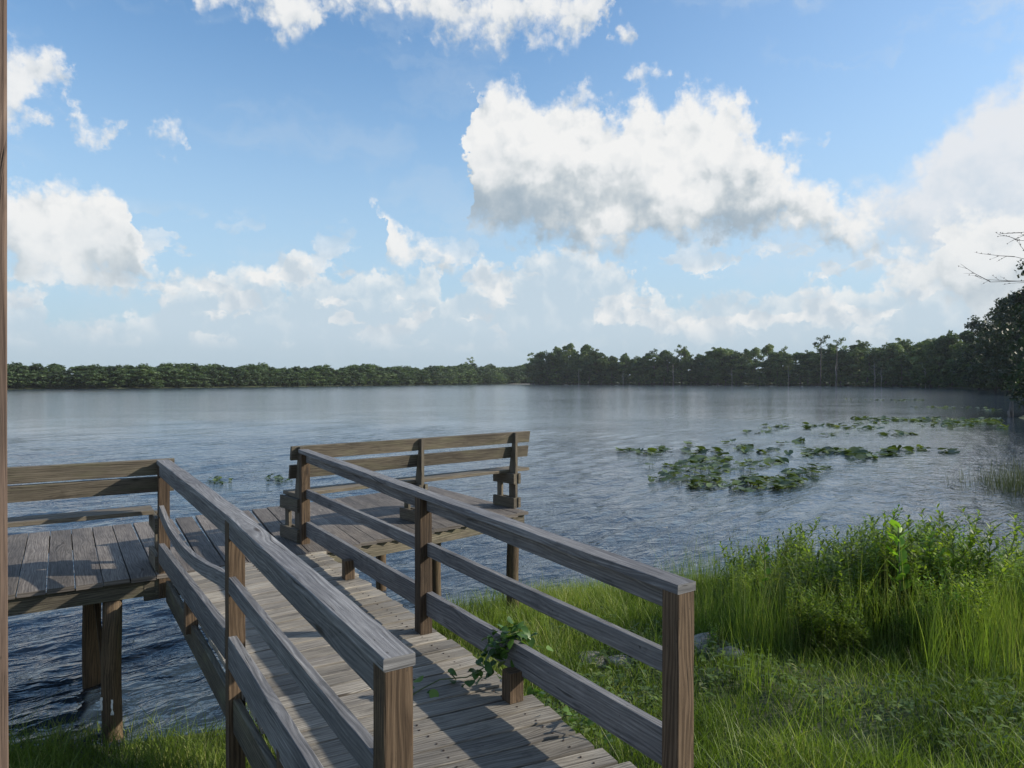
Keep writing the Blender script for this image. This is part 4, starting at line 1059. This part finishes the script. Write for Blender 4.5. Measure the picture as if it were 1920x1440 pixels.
bank_tree(43.3, 59.2, 6.0, 'low dark bush hanging over the water at the right edge', 306, 70, .15, .95, 'low')
# tree with bare twigs reaching in from the right
def bare_tree():
    x, y = 24.7, 30; z0 = gz1(x, y); e = empty('bare_branched_tree', (x, y, z0), 'tree with thin bare twigs reaching into the sky from the right edge', 'tree')
    mb = MB(); mb.tube([(x, y, z0 - .3), (x - .1, y, z0 + 4), (x + .1, y, z0 + 8), (x, y, z0 + 12)], [.22, .17, .12, .05], 8); mb.build('trunk', BARKD, e, smooth=True)
    rs = random.Random(5)
    def twig(mb, p, d, l, r, dep):
        pts_ = [p]; q = p.copy(); dd = d.copy()
        for k in range(4):
            dd = (dd + Vector((rs.uniform(-.16, .16), rs.uniform(-.16, .16), rs.uniform(-.14, .12)))).normalized(); q = q + dd * l / 4; pts_.append(q.copy())
        mb.tube(pts_, [r, r * .8, r * .6, r * .45, r * .25], 5, cap=False)
        if dep > 0:
            for k in range(1, 5):
                if rs.random() < .85:
                    nd = (dd + Vector((rs.uniform(-.6, .6), rs.uniform(-.6, .6), rs.uniform(-.55, .55)))).normalized(); twig(mb, pts_[k], nd, l * rs.uniform(.22, .38), r * .5, dep - 1)
        else:
            for k in range(2):
                c = pts_[rs.randrange(1, 5)]; mb.tube([c, c + Vector((.03, 0, .03))], .016, 5)
    for (zz, dx, l) in [(6.9, .02, 3.9), (7.3, .10, 3.3), (8.5, .0, 3.0), (9.2, .02, 3.3), (9.7, .05, 3.2)]:
        mb = MB(); twig(mb, Vector((x, y, z0 + zz)), Vector((-1, rs.uniform(-.2, .2), dx)), l, .035, 2); mb.build('branch', BARKD, e, smooth=True)
bare_tree()
# stump like post standing in the water at the foot of the bank trees
mb = MB(); mb.tube([(41.3, 58.8, -.6), (41.35, 58.8, .6), (41.4, 58.8, 1.3)], [.24, .17, .12], 8); mb.tube([(41.3, 58.8, -.6), (41.05, 58.7, .5)], [.14, .09], 7)
o = mb.build('tree_stump', BARK, smooth=True); tag(o, 'grey stump standing in the water under the trees at the right edge', 'stump')

# ------------------------------------------------------------------ the damp air over the lake
hz_me = bpy.data.meshes.new('haze'); q = [(-480, -60, -3.2), (460, -60, -3.2), (460, 900, -3.2), (-480, 900, -3.2)]
hz_me.from_pydata([p for p in q] + [(p[0], p[1], 34.0) for p in q], [], [(3, 2, 1, 0), (4, 5, 6, 7), (0, 1, 5, 4), (1, 2, 6, 5), (2, 3, 7, 6), (3, 0, 4, 7)])
hm = bpy.data.materials.new('haze'); hm.use_nodes = True; t_ = hm.node_tree; t_.nodes.clear(); n_ = NT(t_)
ho = n_.new('ShaderNodeOutputMaterial'); hv = n_.new('ShaderNodeVolumePrincipled'); n_.l.new(hv.outputs[0], ho.inputs['Volume'])
hv.inputs['Density'].default_value = .00010; hv.inputs['Color'].default_value = (.85, .92, 1, 1); hz_me.materials.append(hm)
tag(link('haze', hz_me), 'thin pale haze over the lake', 'haze', kind='stuff')
